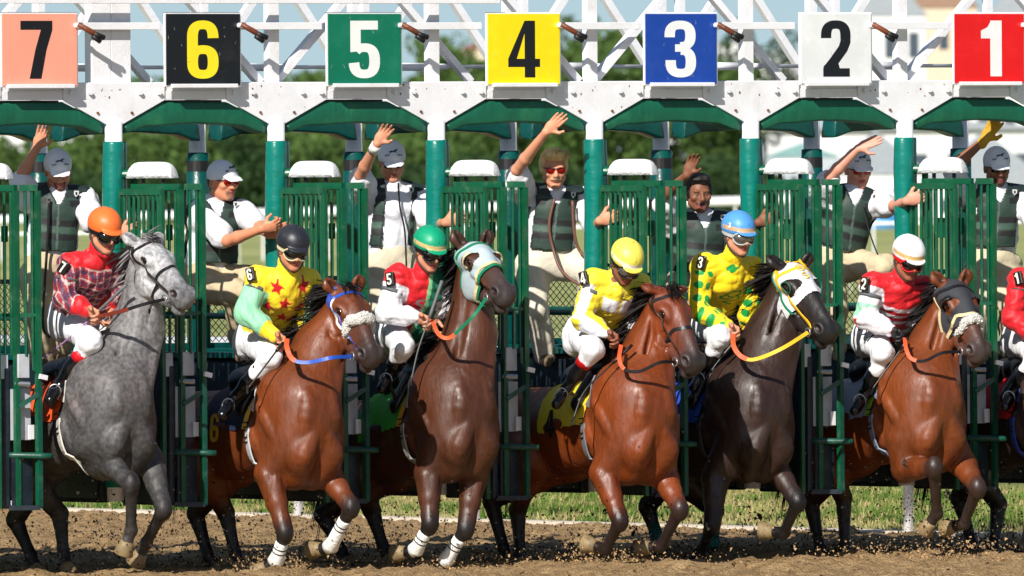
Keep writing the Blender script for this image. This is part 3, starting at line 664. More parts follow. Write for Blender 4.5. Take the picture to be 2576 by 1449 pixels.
def sdf_mesh(name, prims, h, material, parent, colfn=None, wrinkle=0.0, wfreq=14.0, wdir=None, keep=None, cs=.010, seed=0, cut=None):
    lo = np.min([q.bounds()[0] for q in prims if not q.sub], 0); hi = np.max([q.bounds()[1] for q in prims if not q.sub], 0)
    n = np.ceil((hi - lo) / h).astype(int) + 2
    F = np.full(n, .5, dtype=np.float32)
    for q in prims:
        a, b = q.bounds(); i0 = np.clip(((a - lo) / h).astype(int), 0, n); i1 = np.clip(np.ceil((b - lo) / h).astype(int) + 1, 0, n)
        if np.any(i1 <= i0): continue
        g = np.stack(np.meshgrid(*[lo[c] + h * np.arange(i0[c], i1[c]) for c in range(3)], indexing='ij'), -1).astype(np.float32)
        e = q.ev(g)[0]; sl = tuple(slice(i0[c], i1[c]) for c in range(3))
        F[sl] = -smin(-F[sl], e, q.k) if q.sub else smin(F[sl], e, q.k)
    if wrinkle or cut:
        idx = np.argwhere(np.abs(F) < .05) if not cut else None
        if cut:
            g = np.stack(np.meshgrid(*[lo[c] + h * np.arange(n[c]) for c in range(3)], indexing='ij'), -1).astype(np.float32)
            F = np.maximum(F, cut(g)); idx = np.argwhere(np.abs(F) < .05)
        if wrinkle:
            p = lo + idx * h; rg = np.random.RandomState(seed + 7); w = np.zeros(len(p), dtype=np.float32)
            for k in range(9):
                d = rg.normal(size=3); d /= np.linalg.norm(d)
                if wdir is not None: d = d * .5 + np.array(wdir) * rg.choice([-1, 1]) * .6
                f = wfreq * rg.uniform(.6, 2.4); w += (1 - 2*np.abs(np.sin((p @ d) * f * 3.14 / 2.2 + rg.uniform(0, 6.28) + .9*np.sin(p @ rg.normal(size=3) * 12))) ** .8) / 9 * (wfreq / f) ** .5
            F[tuple(idx.T)] += w * wrinkle * 3
    ins = F < 0
    c = ins[:-1, :-1, :-1].astype(np.int8)
    tot = np.zeros_like(c)
    for dx in (0, 1):
        for dy in (0, 1):
            for dz in (0, 1): tot += ins[dx:n[0]-1+dx, dy:n[1]-1+dy, dz:n[2]-1+dz]
    act = np.argwhere((tot > 0) & (tot < 8)); ids = np.full(tot.shape, -1, dtype=np.int32); ids[tuple(act.T)] = np.arange(len(act))
    cv = {}
    for dx in (0, 1):
        for dy in (0, 1):
            for dz in (0, 1): cv[dx, dy, dz] = F[act[:, 0]+dx, act[:, 1]+dy, act[:, 2]+dz]
    acc = np.zeros((len(act), 3), dtype=np.float32); cnt = np.zeros(len(act), dtype=np.float32)
    for ax in range(3):
        for o1 in (0, 1):
            for o2 in (0, 1):
                k0 = [o1, o2]; k0.insert(ax, 0); k1 = list(k0); k1[ax] = 1; f0, f1 = cv[tuple(k0)], cv[tuple(k1)]
                cr = (f0 < 0) != (f1 < 0); t = np.where(cr, f0 / np.where(cr, f0 - f1, 1), 0)
                pos = np.tile(np.array(k0, dtype=np.float32), (len(act), 1)); pos[:, ax] = t
                acc += pos * cr[:, None]; cnt += cr
    V = lo + (act + acc / cnt[:, None]) * h
    quads = []
    for ax in range(3):
        sl0 = [slice(None)] * 3; sl1 = [slice(None)] * 3; sl0[ax] = slice(0, n[ax]-1); sl1[ax] = slice(1, n[ax])
        A, B = ins[tuple(sl0)], ins[tuple(sl1)]
        o = [c for c in range(3) if c != ax]
        e = np.argwhere(A != B); e = e[(e[:, o[0]] > 0) & (e[:, o[1]] > 0) & (e[:, o[0]] < n[o[0]]-1) & (e[:, o[1]] < n[o[1]]-1)]
        fl = A[tuple(e.T)]
        def cid(d1, d2):
            q = e.copy(); q[:, o[0]] -= d1; q[:, o[1]] -= d2; return ids[tuple(q.T)]
        Q = np.stack([cid(1, 1), cid(0, 1), cid(0, 0), cid(1, 0)], 1)
        flip = fl if ax != 1 else ~fl
        Q[~flip] = Q[~flip][:, ::-1]; quads.append(Q)
    Q = np.concatenate(quads); Q = Q[(Q >= 0).all(1)]
    if keep is not None:
        kv = keep(V); Q = Q[kv[Q].all(1)]; used = np.unique(Q); rem = np.full(len(V), -1); rem[used] = np.arange(len(used)); Q = rem[Q]; V = V[used]
    # colours
    add = [q for q in prims if not q.sub]; C = np.zeros((len(V), 3), dtype=np.float32); Wt = np.zeros(len(V), dtype=np.float32)
    D = []; T = []
    for q in add:
        d, t = q.ev(V.astype(np.float32)); D.append(d); T.append(t)
    dm = np.min(D, 0)
    for q, d, t in zip(add, D, T):
        w = np.exp(-np.clip((d - dm) / cs, 0, 30)); cc = q.col if t is None else q.col + (q.colb - q.col) * t[:, None]
        C += cc * w[:, None]; Wt += w
    C /= Wt[:, None]
    for q in prims:
        if q.sub and q.tagn == 'paint':
            d, _ = q.ev(V.astype(np.float32)); w = np.clip(1 - d / .006, 0, 1)[:, None]; C = C * (1 - w) + q.col * w
    if colfn is not None: C = colfn(V, C)
    o_base = np.array(parent.location) if parent is not None else np.zeros(3)
    o = mesh_np(name, V - o_base, Q, material, parent); me = o.data
    if len(me.vertices) == len(V):
        at = me.color_attributes.new('Col', 'FLOAT_COLOR', 'POINT'); at.data.foreach_set('color', np.concatenate([C, np.ones((len(C), 1))], 1).astype(np.float32).ravel())
    me.polygons.foreach_set('use_smooth', np.ones(len(me.polygons), bool))
    return o
def band(name, pts, nrm, width, thick, material, parent, closed=False, base=None):
    """a strap: pts on the surface with normals, width across, raised by thick"""
    pts = [Vector(p) for p in pts]; nrm = [Vector(q).normalized() for q in nrm]; n = len(pts); vs = []; fs = []
    for i in range(n):
        a = pts[(i-1) % n] if closed or i > 0 else pts[i]; b = pts[(i+1) % n] if closed or i < n-1 else pts[i]
        t = (b - a).normalized(); s = t.cross(nrm[i]).normalized() * (width / 2); u = nrm[i] * thick
        p = pts[i]; vs += [p - s - u*.6, p - s + u, p + s + u, p + s - u*.6]
    m = n if closed else n - 1
    for i in range(m):
        a = i*4; b = ((i+1) % n)*4
        for k in range(4): fs.append((a+k, a+(k+1) % 4, b+(k+1) % 4, b+k))
    if not closed: fs += [(0, 1, 2, 3), (n*4-1, n*4-2, n*4-3, n*4-4)]
    off = Vector(parent.location) if parent is not None and base is None else Vector((0, 0, 0)) if base is None else Vector(base)
    mb = MB(); mb.add([v - off for v in vs], fs); return mb.build(name, material, parent, smooth=False)
def resample(pts, n):
    pts = np.array([list(p) for p in pts], dtype=float)
    if len(pts) > 2:      # Catmull-Rom
        q = [pts[0] * 2 - pts[1]] + list(pts) + [pts[-1] * 2 - pts[-2]]; out = []
        m = len(pts) - 1
        for s in np.linspace(0, m, n):
            i = min(int(s), m - 1); t = s - i; p0, p1, p2, p3 = q[i], q[i+1], q[i+2], q[i+3]
            out.append(.5 * ((2*p1) + (-p0+p2)*t + (2*p0-5*p1+4*p2-p3)*t*t + (-p0+3*p1-3*p2+p3)*t**3))
        return np.array(out)
    return np.array([pts[0] + (pts[1]-pts[0]) * s for s in np.linspace(0, 1, n)])
def hug(name, prims, pts, width, thick, material, parent, n=28, closed=False, off=0.0):
    q = resample(list(pts) + ([pts[0]] if closed else []), n + (1 if closed else 0))
    if closed: q = q[:-1]
    p, nn = project(prims, q, 7, off); return band(name, p, nn, width, thick, material, parent, closed)
def hairs(name, roots, dirs, length, width, material, parent, n=300, droop=.6, seed=1, jitter=.25, seg=5, spread=.012):
    """ribbons of hair from a root polyline; dirs one direction per root point"""
    rg = np.random.RandomState(seed); roots = np.array([list(r) for r in roots], float); dirs = np.array([list(d) for d in dirs], float)
    off = np.array(parent.location); vs = []; fs = []
    for i in range(n):
        s = rg.uniform(0, len(roots) - 1.001) if len(roots) > 1 else 0; k = int(s); t = s - k
        r = roots[k] * (1-t) + roots[min(k+1, len(roots)-1)] * t + rg.normal(0, spread, 3); d = dirs[k] * (1-t) + dirs[min(k+1, len(roots)-1)] * t
        d = d / np.linalg.norm(d) + rg.normal(0, jitter, 3); Ln = length * rg.uniform(.6, 1.15); w = width * rg.uniform(.6, 1.3)
        side = np.cross(d, rg.normal(0, 1, 3)); side /= np.linalg.norm(side); p = r.copy(); o = len(vs)
        for q in range(seg + 1):
            ww = w * (1 - (q / seg) ** 2 * .9); vs += [p - side*ww - off, p + side*ww - off]
            d = d + np.array([0, 0, -droop / seg]); p = p + d / max(np.linalg.norm(d), 1e-3) * Ln / seg
        for q in range(seg): fs.append((o+2*q, o+2*q+1, o+2*q+3, o+2*q+2))
    mb = MB(); mb.v = [tuple(v) for v in vs]; mb.f = fs; return mb.build(name, material, parent, fix=False)
# ------------------------------------------------------------------ horses
def coat_mat(name, r0, r1, fine, spots=0.0):
    M = bpy.data.materials.new(name); M.use_nodes = True; MATS[name] = M; n = M.node_tree.nodes; l = M.node_tree.links; b = n['Principled BSDF']
    tc = n.new('ShaderNodeTexCoord')
    def noise(scale, stretch, det=5, rough=.5):
        mp = n.new('ShaderNodeMapping'); mp.inputs['Scale'].default_value = stretch; l.new(tc.outputs['Object'], mp.inputs['Vector'])
        t = n.new('ShaderNodeTexNoise'); t.inputs['Scale'].default_value = scale; t.inputs['Detail'].default_value = det; t.inputs['Roughness'].default_value = rough; l.new(mp.outputs[0], t.inputs['Vector']); return t.outputs['Fac']
    def rng_(src, a, b_, lo=.3, hi=.7):
        m_ = n.new('ShaderNodeMapRange'); m_.inputs['From Min'].default_value = lo; m_.inputs['From Max'].default_value = hi; m_.inputs['To Min'].default_value = a; m_.inputs['To Max'].default_value = b_; l.new(src, m_.inputs['Value']); return m_.outputs[0]
    a = n.new('ShaderNodeVertexColor'); a.layer_name = 'Col'
    k1 = rng_(noise(3.2, (1, 1, .55)), .52, 1.30); k2 = rng_(noise(70, (1, 1, .16), 3), 1 - fine, 1 + fine)
    mm = n.new('ShaderNodeMath'); mm.operation = 'MULTIPLY'; l.new(k1, mm.inputs[0]); l.new(k2, mm.inputs[1])
    if spots:
        k3 = rng_(noise(34, (1, 1, 1), 2), 1 - spots, 1 + spots, .38, .62); m3 = n.new('ShaderNodeMath'); m3.operation = 'MULTIPLY'; l.new(mm.outputs[0], m3.inputs[0]); l.new(k3, m3.inputs[1]); mm = m3
    sc = n.new('ShaderNodeVectorMath'); sc.operation = 'SCALE'; l.new(a.outputs['Color'], sc.inputs[0]); l.new(mm.outputs[0], sc.inputs['Scale']); l.new(sc.outputs[0], b.inputs['Base Color'])
    l.new(rng_(noise(11, (1, 1, .35), 8, .7), r0, r1, .35, .65), b.inputs['Roughness'])
    b1 = n.new('ShaderNodeBump'); b1.inputs['Strength'].default_value = .6; b1.inputs['Distance'].default_value = .022; l.new(noise(9, (1, 1, .4), 3), b1.inputs['Height'])
    b2 = n.new('ShaderNodeBump'); b2.inputs['Strength'].default_value = .55; b2.inputs['Distance'].default_value = .004; l.new(noise(60, (1, 1, .3), 6, .7), b2.inputs['Height']); l.new(b1.outputs[0], b2.inputs['Normal']); l.new(b2.outputs[0], b.inputs['Normal'])
    b.inputs['Specular IOR Level'].default_value = .45
    return M
COATM = coat_mat('horse_coat', .30, .62, .16)
GREYM = coat_mat('grey_coat', .40, .65, .12, .28)
EYE = mat('eye_dark', srgb(24, 14, 10), .08)
HOOFM = mat('hoof_horn', srgb(138, 118, 84), .6, var=.25, vscale=14, dirt=srgb(70, 54, 38), damt=.85, dscale=16)
HAIRB = mat('black_hair', srgb(22, 17, 17), .7, var=.3, spec=.25)
BAND = mat('white_bandage', srgb(236, 236, 232), .75, var=.06, bump=.5, bscale=60, dirt=srgb(190, 170, 130), damt=.6, dscale=9)
FLEECE = mat('white_fleece', srgb(238, 236, 230), .9, var=.08, vscale=40, bump=1.0, bscale=120, bdist=.03)
BLK = mat('black_leather', srgb(26, 24, 26), .35, var=.2)
def vec(a): return np.array(list(a), dtype=np.float64)
def unit(a): a = vec(a); return a / np.linalg.norm(a)
class Horse: pass
def make_horse(name, label, C, Yc, poll, muz, yaw=31, body=(.3, .14, .06), legc=(.012, .010, .010), facec=None, muzc=None,
               fore=(), hind=(), tips=((0, 0), (0, 0)), headlen=.60, neckmid=None, spin=0, pitch=0, mat_=None, hdy=0.0, neckr=1.0, bodyr=1.0,
               blaze=None, knee_black=True, croupdz=0.0, seed=1, chest_w=1.0, headk=1.24):
    H = Horse(); H.Y = Yc; m_ = mat_ or COATM
    Cw = vec(P(C[0], C[1], Yc)); H.C = Cw
    ps = R(yaw); a = np.array([math.sin(ps), -math.cos(ps), 0]); rt = np.array([-math.cos(ps), -math.sin(ps), 0]); up = np.array([0, 0, 1.])
    pt = R(pitch); a2 = a * math.cos(pt) + up * math.sin(pt); u2 = up * math.cos(pt) - a * math.sin(pt)
    LF = lambda f, s, z: Cw + a2 * f + rt * s + u2 * z
    H.LF = LF; H.a = a2; H.rt = rt; H.up = u2
    ROT = np.stack([a2, rt, u2], 1)
    root = empty('horse', (Cw[0], Cw[1], 0)); tag(root, label, 'horse'); H.root = root
    c = body; belly = tuple(x * .9 for x in c); b = bodyr; w = chest_w
    pr = []
    E = lambda f, s, z, rf, rs, rz, k=.05, col=c, rot=None: pr.append(ellip(LF(f, s, z), (rf*b, rs*b, rz*b), ROT if rot is None else rot, k=k, col=col))
    Cn = lambda p, q, ra, rb, k=.05, flat=None, col=c, colb=None: pr.append(cone(LF(*p), LF(*q), ra*b, rb*b, k=k, flat=flat, col=col, colb=colb))
    # barrel, chest, croup
    Cn((-.10, 0, -.02), (-.80, 0, -.04 + croupdz*.4), .30, .275, .06, (rt, .76))
    Cn((-.80, 0, -.0 + croupdz*.4), (-1.22, 0, .02 + croupdz), .26, .26, .08, (rt, .86))
    E(-1.22, .11, -.02 + croupdz, .26, .15, .28, .06); E(-1.22, -.11, -.02 + croupdz, .26, .15, .28, .06)
    E(.07, 0, -.0, .23, .235*w, .36, .08)
    Cn((-.22, 0, .30), (-.48, 0, .27), .10, .09, .10, (rt, .7))          # withers
    for s in (-1, 1):
        E(.0, s*.165*w, .03, .15, .085, .31, .04); E(-.13, s*.185*w, -.08, .11, .065, .17, .016)                     # shoulder
        E(.12, s*.155*w, -.10, .13, .095, .20, .030)                       # point of shoulder
        E(.19, s*.098*w, -.20, .105, .110, .15, .016)    # pectoral
        E(.05, s*.07, -.32, .16, .12, .11, .04)
    H.tor = list(pr)
    # neck
    PY = Yc + hdy
    L2 = headlen ** 2 - (((muz[0]-poll[0])*PX) ** 2 + ((muz[1]-poll[1])*PX) ** 2); dep = math.sqrt(max(L2, .02))
    Pp = vec(P(poll[0], poll[1], PY)); Pm = vec(P(muz[0], muz[1], PY - dep)); Lh = np.linalg.norm(Pm - Pp); Lv = (Pm - Pp) / Lh
    F = up - Lv * (up @ Lv); F /= np.linalg.norm(F); S = np.cross(Lv, F)           # S points to the horse's right
    sp = R(spin); F, S = F * math.cos(sp) + S * math.sin(sp), S * math.cos(sp) - F * math.sin(sp)
    K = headk
    Hd = lambda t, f, s: Pp + (Lv * t + F * f * K + S * s * K) * Lh
    H.Hd = Hd; H.Lv, H.F, H.S, H.Lh = Lv, F, S, Lh
    HR_ = np.stack([Lv, F, S], 1)
    n0 = Hd(.10, -.16, 0); n3 = LF(.03, 0, .10); nm = .5 * (n0 + n3) if neckmid is None else vec(P(neckmid[0], neckmid[1], PY + (neckmid[2] if len(neckmid) > 2 else .15)))
    nr = neckr
    nd = unit(n3 - n0)
    nq = LF(.06, 0, .0); pr.append(cone(n0, nm, .118*nr, .178*nr, k=.06, flat=(rt, .78), col=c)); pr.append(cone(nm, n3, .178*nr, .285, k=.08, flat=(rt, .82), col=c)); pr.append(cone(n3, nq, .285, .27, k=.08, flat=(rt, .84), col=c))
    cr0 = Hd(.0, -.10, 0); crm = nm + (-a) * .13 + up * .03; cr3 = LF(-.28, 0, .30)
    pr.append(cone(cr0, crm, .06, .075*nr, k=.06, flat=(rt, .6), col=c)); pr.append(cone(crm, cr3, .075*nr, .12, k=.08, flat=(rt, .6), col=c))
    for s in (-1, 1):
        pr.append(cone(n0 + S*s*.05 - a*.0, nm + rt*s*.075*nr + a*.10, .045, .060, k=.02, col=c)); pr.append(cone(nm + rt*s*.075*nr + a*.10, LF(.24, s*.085, .02), .060, .07, k=.018, col=c))
    for s in (-1, 1): pr.append(cone(n0 + S*s*.055 + a*.05 - up*.02, LF(.17, s*.085, .10), .018, .022, k=.05, col=c, sub=True))
    H.nm = nm; H.crest = [Hd(-.03, .02, 0), cr0 - a*.05, crm - a * .075*nr + up*.02, cr3 - a*.02 + up*.10]
    neck_pr = list(pr)
    # head
    fc = facec or c; mz = muzc or tuple(x * .35 + .02 for x in fc); q = Lh
    hp = []
    he = lambda t, f, s, rl, rf, rs, k=.02, col=fc: hp.append(ellip(Hd(t, f, s), (rl*q*(1+.4*(K-1)), rf*q*K, rs*q*K), HR_, k=k, col=col))
    hc = lambda p, r_, ra, rb, k=.02, col=fc, colb=None, flat=None, **kw: hp.append(cone(Hd(*p), Hd(*r_), ra*q*K, rb*q*K, k=k, col=col, colb=colb, flat=flat, **kw))
    he(.14, -.02, 0, .20, .135, .155, .03)
    hc((.22, -.005, 0), (.80, -.02, 0), .135, .088, .03, fc, tuple(.5*(x+y) for x, y in zip(fc, mz)), (S, .86))
    for s in (-1, 1):
        he(.29, -.17, s*.066, .18, .16, .058, .010)                       # cheek
        he(.31, .035, s*.098, .10, .055, .050, .025)                       # brow
        hc((.40, -.04, s*.105), (.62, -.04, s*.078), .020, .012, .03)    # facial crest
        he(.90, .0, s*.078, .085, .062, .048, .015, mz)                   # nostril wing
        hc((.08, -.02, s*.12), (.26, .03, s*.125), .05, .045, .03)
    hc((.34, -.24, 0), (.86, -.125, 0), .09, .062, .03, fc, mz, (S, .85))
    hc((.30, .075, 0), (.86, .045, 0), .055, .045, .03, fc, mz)
    he(.90, -.035, 0, .12, .10, .10, .025, mz); he(.975, -.06, 0, .055, .065, .08, .018, mz); he(.925, -.155, 0, .07, .045, .06, .012, mz)
    if blaze: he(.45, .12, 0, .28, .03, .05, .01, blaze)
    for s in (-1, 1):
        hp.append(ellip(Hd(.925, .015, s*.112), (.056*q, .034*q, .034*q), HR_, k=.010, col=(.02, .008, .008), sub=True, tagn='paint'))
        hp.append(ellip(Hd(.315, .03, s*.156), (.052*q, .030*q, .018*q), HR_, k=.012, col=(.03, .02, .015), sub=True, tagn='paint'))
    hp.append(cone(Hd(.86, -.108, .085), Hd(.99, -.112, .03), .006*q, .006*q, k=.008, col=(.04, .02, .02), sub=True, tagn='paint'))
    hp.append(cone(Hd(.86, -.108, -.085), Hd(.99, -.112, -.03), .006*q, .006*q, k=.008, col=(.04, .02, .02), sub=True, tagn='paint'))
    # ears
    ear_in = tuple(x * .5 for x in fc)
    for i, tp in enumerate(tips):
        s = 1 if i == 0 else -1
        if tp is None: continue
        base = Hd(.01, .055, s*.10); tip = vec(P(tp[0], tp[1], base[1] - .02)); mid = base * .52 + tip * .48 + S * s * .012; fr = unit(np.cross(tip - base, S)); fr = fr if fr[1] < 0 else -fr
        hp.append(cone(base, mid, .042, .048, k=.02, flat=(fr, .55), col=fc)); hp.append(cone(mid, tip, .046, .006, k=.02, flat=(fr, .5), col=fc, colb=tuple(x*.4 for x in fc)))
        hp.append(cone(base*.75+tip*.25 + fr*.024, tip*.85 + base*.15 + fr*.014, .020, .007, k=.008, col=ear_in, sub=True, tagn='paint'))
    pr += hp
    H.hp = hp
    # creases between the muscles and a few raised veins, traced over the surface
    base_pr = list(pr)
    def trace(pts, n=9): return project(base_pr, resample(pts, n), 7, 0)[0]
    def groove(pts, r=.016, k=.022, dark=.62, n=9):
        q = trace(pts, n)
        for i in range(len(q)-1): pr.append(cone(q[i], q[i+1], r*(.6 if i == 0 else 1), r*(.6 if i == len(q)-2 else 1), k=k, col=c, sub=True))
    def vein(pts, r=.0055, n=9, col=None):
        q = trace(pts, n)
        for i in range(len(q)-1): pr.append(cone(q[i], q[i+1], r, r*.9, k=.010, col=col or c))
    def bulge(pts, r0, r1, proud=.014, k=.012, n=7):
        q, nn = project(neck_pr, resample(pts, n), 8, 0); rr = np.linspace(r0, r1, n)
        ww = np.array([max(0, math.sin(math.pi*(i+.15)/(n-.7))) for i in range(n)]); rr *= .55 + .45*ww
        cc = q - nn * (rr - proud*(1.6*ww - .6))[:, None]
        for i in range(n-1): pr.append(cone(cc[i], cc[i+1], rr[i], rr[i+1], k=k, col=c))
    ns = nm*.75 + n3*.25
    for s in (-1, 1):
        bulge([LF(.34, s*.11, .26), LF(.36, s*.13, .08), LF(.36, s*.17, -.10)], .07, .08, .016, .012)
        bulge([LF(-.16, s*.24, .30), LF(-.03, s*.34, .12), LF(.10, s*.34, -.06), LF(.18, s*.32, -.18)], .055, .075, .022, .008)
        bulge([LF(-.24, s*.36, .10), LF(-.18, s*.36, -.06), LF(-.08, s*.36, -.22)], .07, .08, .024, .007)
        bulge([LF(.36, s*.050, -.04), LF(.36, s*.085, -.15), LF(.34, s*.13, -.24), LF(.24, s*.13, -.34)], .070, .078, .026, .005, 9)
        bulge([LF(-.45, s*.34, .02), LF(-.75, s*.34, -.02)], .10, .10, .008, .03)
    for s in (-1, 1):
        vein([Hd(.42, -.10, s*.2), Hd(.52, -.06, s*.2), Hd(.62, -.10, s*.2), Hd(.74, -.06, s*.2)], .004); groove([Hd(.36, -.13, s*.2), Hd(.50, -.135, s*.2), Hd(.66, -.11, s*.2)], .009, .014)
    # legs
    kb = legc if knee_black else c
    def leg_chain(pts, rads, cols, k=.014):
        for i in range(len(pts) - 1): pr.append(cone(pts[i], pts[i+1], rads[i]*PX, rads[i+1]*PX, k=k if i else .04, col=cols[i], colb=cols[i+1]))
    H.hooves = []
    def hoof(p, d, toe=None, tilt=0):
        d = unit(d); mb = MB(); b0 = vec(p) - vec(root.location)
        mb.tube([b0 - d*.012, b0 + d*.012, b0 + d*.075, b0 + d*.082], [.040, .047, .064, .058], 16); o = mb.build('hoof', HOOFM, root, smooth=True); H.hooves.append(o)
    for fl in fore:
        s = fl['s']; y0 = (LF(.05, s*.15, -.3))[1]
        el = vec(P(fl['el'][0], fl['el'][1], y0 + (fl['el'][2] if len(fl['el']) > 2 else 0))); kn = vec(P(fl['kn'][0], fl['kn'][1], y0 + (fl['kn'][2] if len(fl['kn']) > 2 else -.12)))
        ft = vec(P(fl['ft'][0], fl['ft'][1], y0 + (fl['ft'][2] if len(fl['ft']) > 2 else -.02))); hf = vec(P(fl['hf'][0], fl['hf'][1], y0 + (fl['hf'][2] if len(fl['hf']) > 2 else .04)))
        sh = LF(.05, s*.15, -.20); lc = legc; w1 = fl.get('w', 1.0)
        ka = el*.16 + kn*.84; kbl = kn*.80 + ft*.20; fa = kn*.14 + ft*.86; cmid = tuple(.65*x + .35*y for x, y in zip(c, lc))
        leg_chain([sh, el, el*.5+kn*.5, ka], [52*w1, 36*w1, 27*w1, 19.5*w1], [c, c, c, cmid if not fl.get('lit') else c])
        pr.append(cone(el + (kn-el)*.05 , el*.45+kn*.55, 26*PX*w1, 18*PX*w1, k=.02, col=c))
        for so in (-1, 1): pr.append(cone(el*.95+kn*.05 + rt*so*.042 + a*.03, el*.35+kn*.65 + rt*so*.022 + a*.024, 19*PX*w1, 8*PX*w1, k=.006, col=c))
        pr.append(cone(el*.9+kn*.1 + a*.06, el*.3+kn*.7 + a*.035, 16*PX*w1, 9*PX*w1, k=.006, col=c))
        leg_chain([ka, kn, kbl, fa, ft], [19.5, 19.5, 15.5, 12.5, 15.5], [cmid, lc, lc, lc, lc])
        pr.append(ellip(kn + unit(np.cross(kn-el, rt))*0, (21.5*PX, 21*PX, 30*PX), k=.010, col=lc)); pr.append(ellip(ft, (16.5*PX,)*3, k=.012, col=lc))
        hd = unit(hf - ft); ps_ = ft + hd * .085; pr.append(cone(ft, ps_, 13.5*PX, 14.5*PX, k=.012, col=fl.get('pc', lc)))
        tn = unit(np.cross(unit(ft-kn), np.array([0, 1., 0]))); bk = vec(a)*-1
        pr.append(cone(kbl + bk*.018, fa + bk*.02, 8*PX, 8*PX, k=.01, col=lc))
        hoof(ps_, hd)
        if fl.get('wrap'):
            d = unit(ft - kn); Lc = np.linalg.norm(ft - kn); off = vec(root.location); s0 = kn + d * Lc*.30
            mb = MB(); mb.tube([s0 - off, s0 + d*.02 - off, ft - d*.06 - off, ft - d*.01 - off, ft + hd*.03 - off], [15.5*PX, 16.5*PX, 17*PX, 20.5*PX, 17.5*PX], 16); wp = mb.build('leg_bandage', BAND, root, smooth=True)
            for e in (.05, .085) if True else (): 
                mb = MB(); mb.tube([s0 + d*e*.9 - off, s0 + d*(e*.9+.008) - off], 17.4*PX, 16); mb.build('tape', BLK, wp, smooth=True)
    for hl in hind:
        s = hl['s']; y0 = LF(-1.15, s*.15, -.3)[1]
        st = LF(-1.0, s*.15, -.18 + croupdz); hk = vec(P(hl['hk'][0], hl['hk'][1], y0 + (hl['hk'][2] if len(hl['hk']) > 2 else .05)))
        ft = vec(P(hl['ft'][0], hl['ft'][1], y0 + (hl['ft'][2] if len(hl['ft']) > 2 else 0))); hf = vec(P(hl['hf'][0], hl['hf'][1], y0 + (hl['hf'][2] if len(hl['hf']) > 2 else -.05)))
        ga = st*.55 + hk*.45; lc = legc; leg_chain([LF(-1.25, s*.14, -.05 + croupdz), st, ga, st*.15 + hk*.85], [72, 62, 38, 21], [c, c, c, tuple(.4*x + .6*y for x, y in zip(c, lc))], k=.05)
        leg_chain([st*.15 + hk*.85, hk, hk*.75+ft*.25, hk*.15+ft*.85, ft], [21, 22, 18, 14, 17], [lc]*5)
        pr.append(cone(hk - a*.03 + up*.035, hk, 12*PX, 18*PX, k=.02, col=lc)); pr.append(cone(hk - a*.03 + up*.04, ga - a*.03, 8*PX, 12*PX, k=.02, col=c))
        hd = unit(hf - ft); ps_ = ft + hd*.085; pr.append(cone(ft, ps_, 14*PX, 14.5*PX, k=.012, col=hl.get('pc', lc))); hoof(ps_, hd)
        if hl.get('wrap'):
            d = unit(ft - hk); off = vec(root.location); s0 = ft - d*.17
            mb = MB(); mb.tube([s0 - off, ft - d*.06 - off, ft - off, ft + hd*.04 - off], [16*PX, 17.5*PX, 20*PX, 17*PX], 16); mb.build('leg_bandage', hl['wrap'], root, smooth=True)
    H.pr = pr
    colfn = None
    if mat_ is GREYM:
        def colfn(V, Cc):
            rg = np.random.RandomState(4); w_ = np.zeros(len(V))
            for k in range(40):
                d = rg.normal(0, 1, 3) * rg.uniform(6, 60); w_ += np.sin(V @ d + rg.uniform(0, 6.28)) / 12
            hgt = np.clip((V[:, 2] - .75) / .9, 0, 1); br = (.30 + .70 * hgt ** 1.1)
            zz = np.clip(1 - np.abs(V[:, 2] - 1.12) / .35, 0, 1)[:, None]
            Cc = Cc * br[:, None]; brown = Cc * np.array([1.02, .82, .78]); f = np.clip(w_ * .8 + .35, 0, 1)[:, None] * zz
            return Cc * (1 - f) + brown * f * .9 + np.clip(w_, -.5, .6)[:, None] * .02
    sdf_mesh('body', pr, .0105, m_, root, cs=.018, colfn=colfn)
    # eyes
    for s in (1, -1):
        mb = MB(); ec = Hd(.315, .030, s*.128) - vec(root.location); mb.ell(ec, (.024,)*3, seg=16, rings=10); eo = mb.build('eye', EYE, root, smooth=True)
    # nostril rims are part of the muzzle; mane and forelock
    return H
def mane(H, material, n=420, length=.17, side=None, fly=0.0, seed=3, forelock=True, droop=1.0, flen=.13, top=0.0):
    pts = resample(H.crest, 12); d = -H.a * .35 + H.rt * .9 * (1 if side is None else side) + np.array([0, 0, -.35])
    d2 = -H.a * 1.0 + np.array([-.6, 0, .15]); dd = d * (1 - fly) + d2 * fly
    dirs = [dd] * len(pts)
    hairs('mane', pts[:-1], dirs[:-1], length, .0085, material, H.root, n=n, droop=droop, seed=seed, jitter=.22, seg=6, spread=.014)
    if forelock:
        hairs('forelock', [H.Hd(-.02, .08, 0), H.Hd(.03, .11, 0)], [H.Lv + H.F*.35, H.Lv + H.F*.3], flen, .004, material, H.root, n=110, droop=.1, seed=seed+1, jitter=.33, spread=.02)
def tail(H, material, croupdz=0.0, out=.35):
    r0 = H.LF(-1.47, 0, .12 + croupdz); hairs('tail', [r0, r0 + np.array([0, 0, -.08])], [-H.a * out + np.array([0, 0, -.6])] * 2, .6, .008, material, H.root, n=160, droop=.5, seed=9, jitter=.14, seg=7, spread=.02)
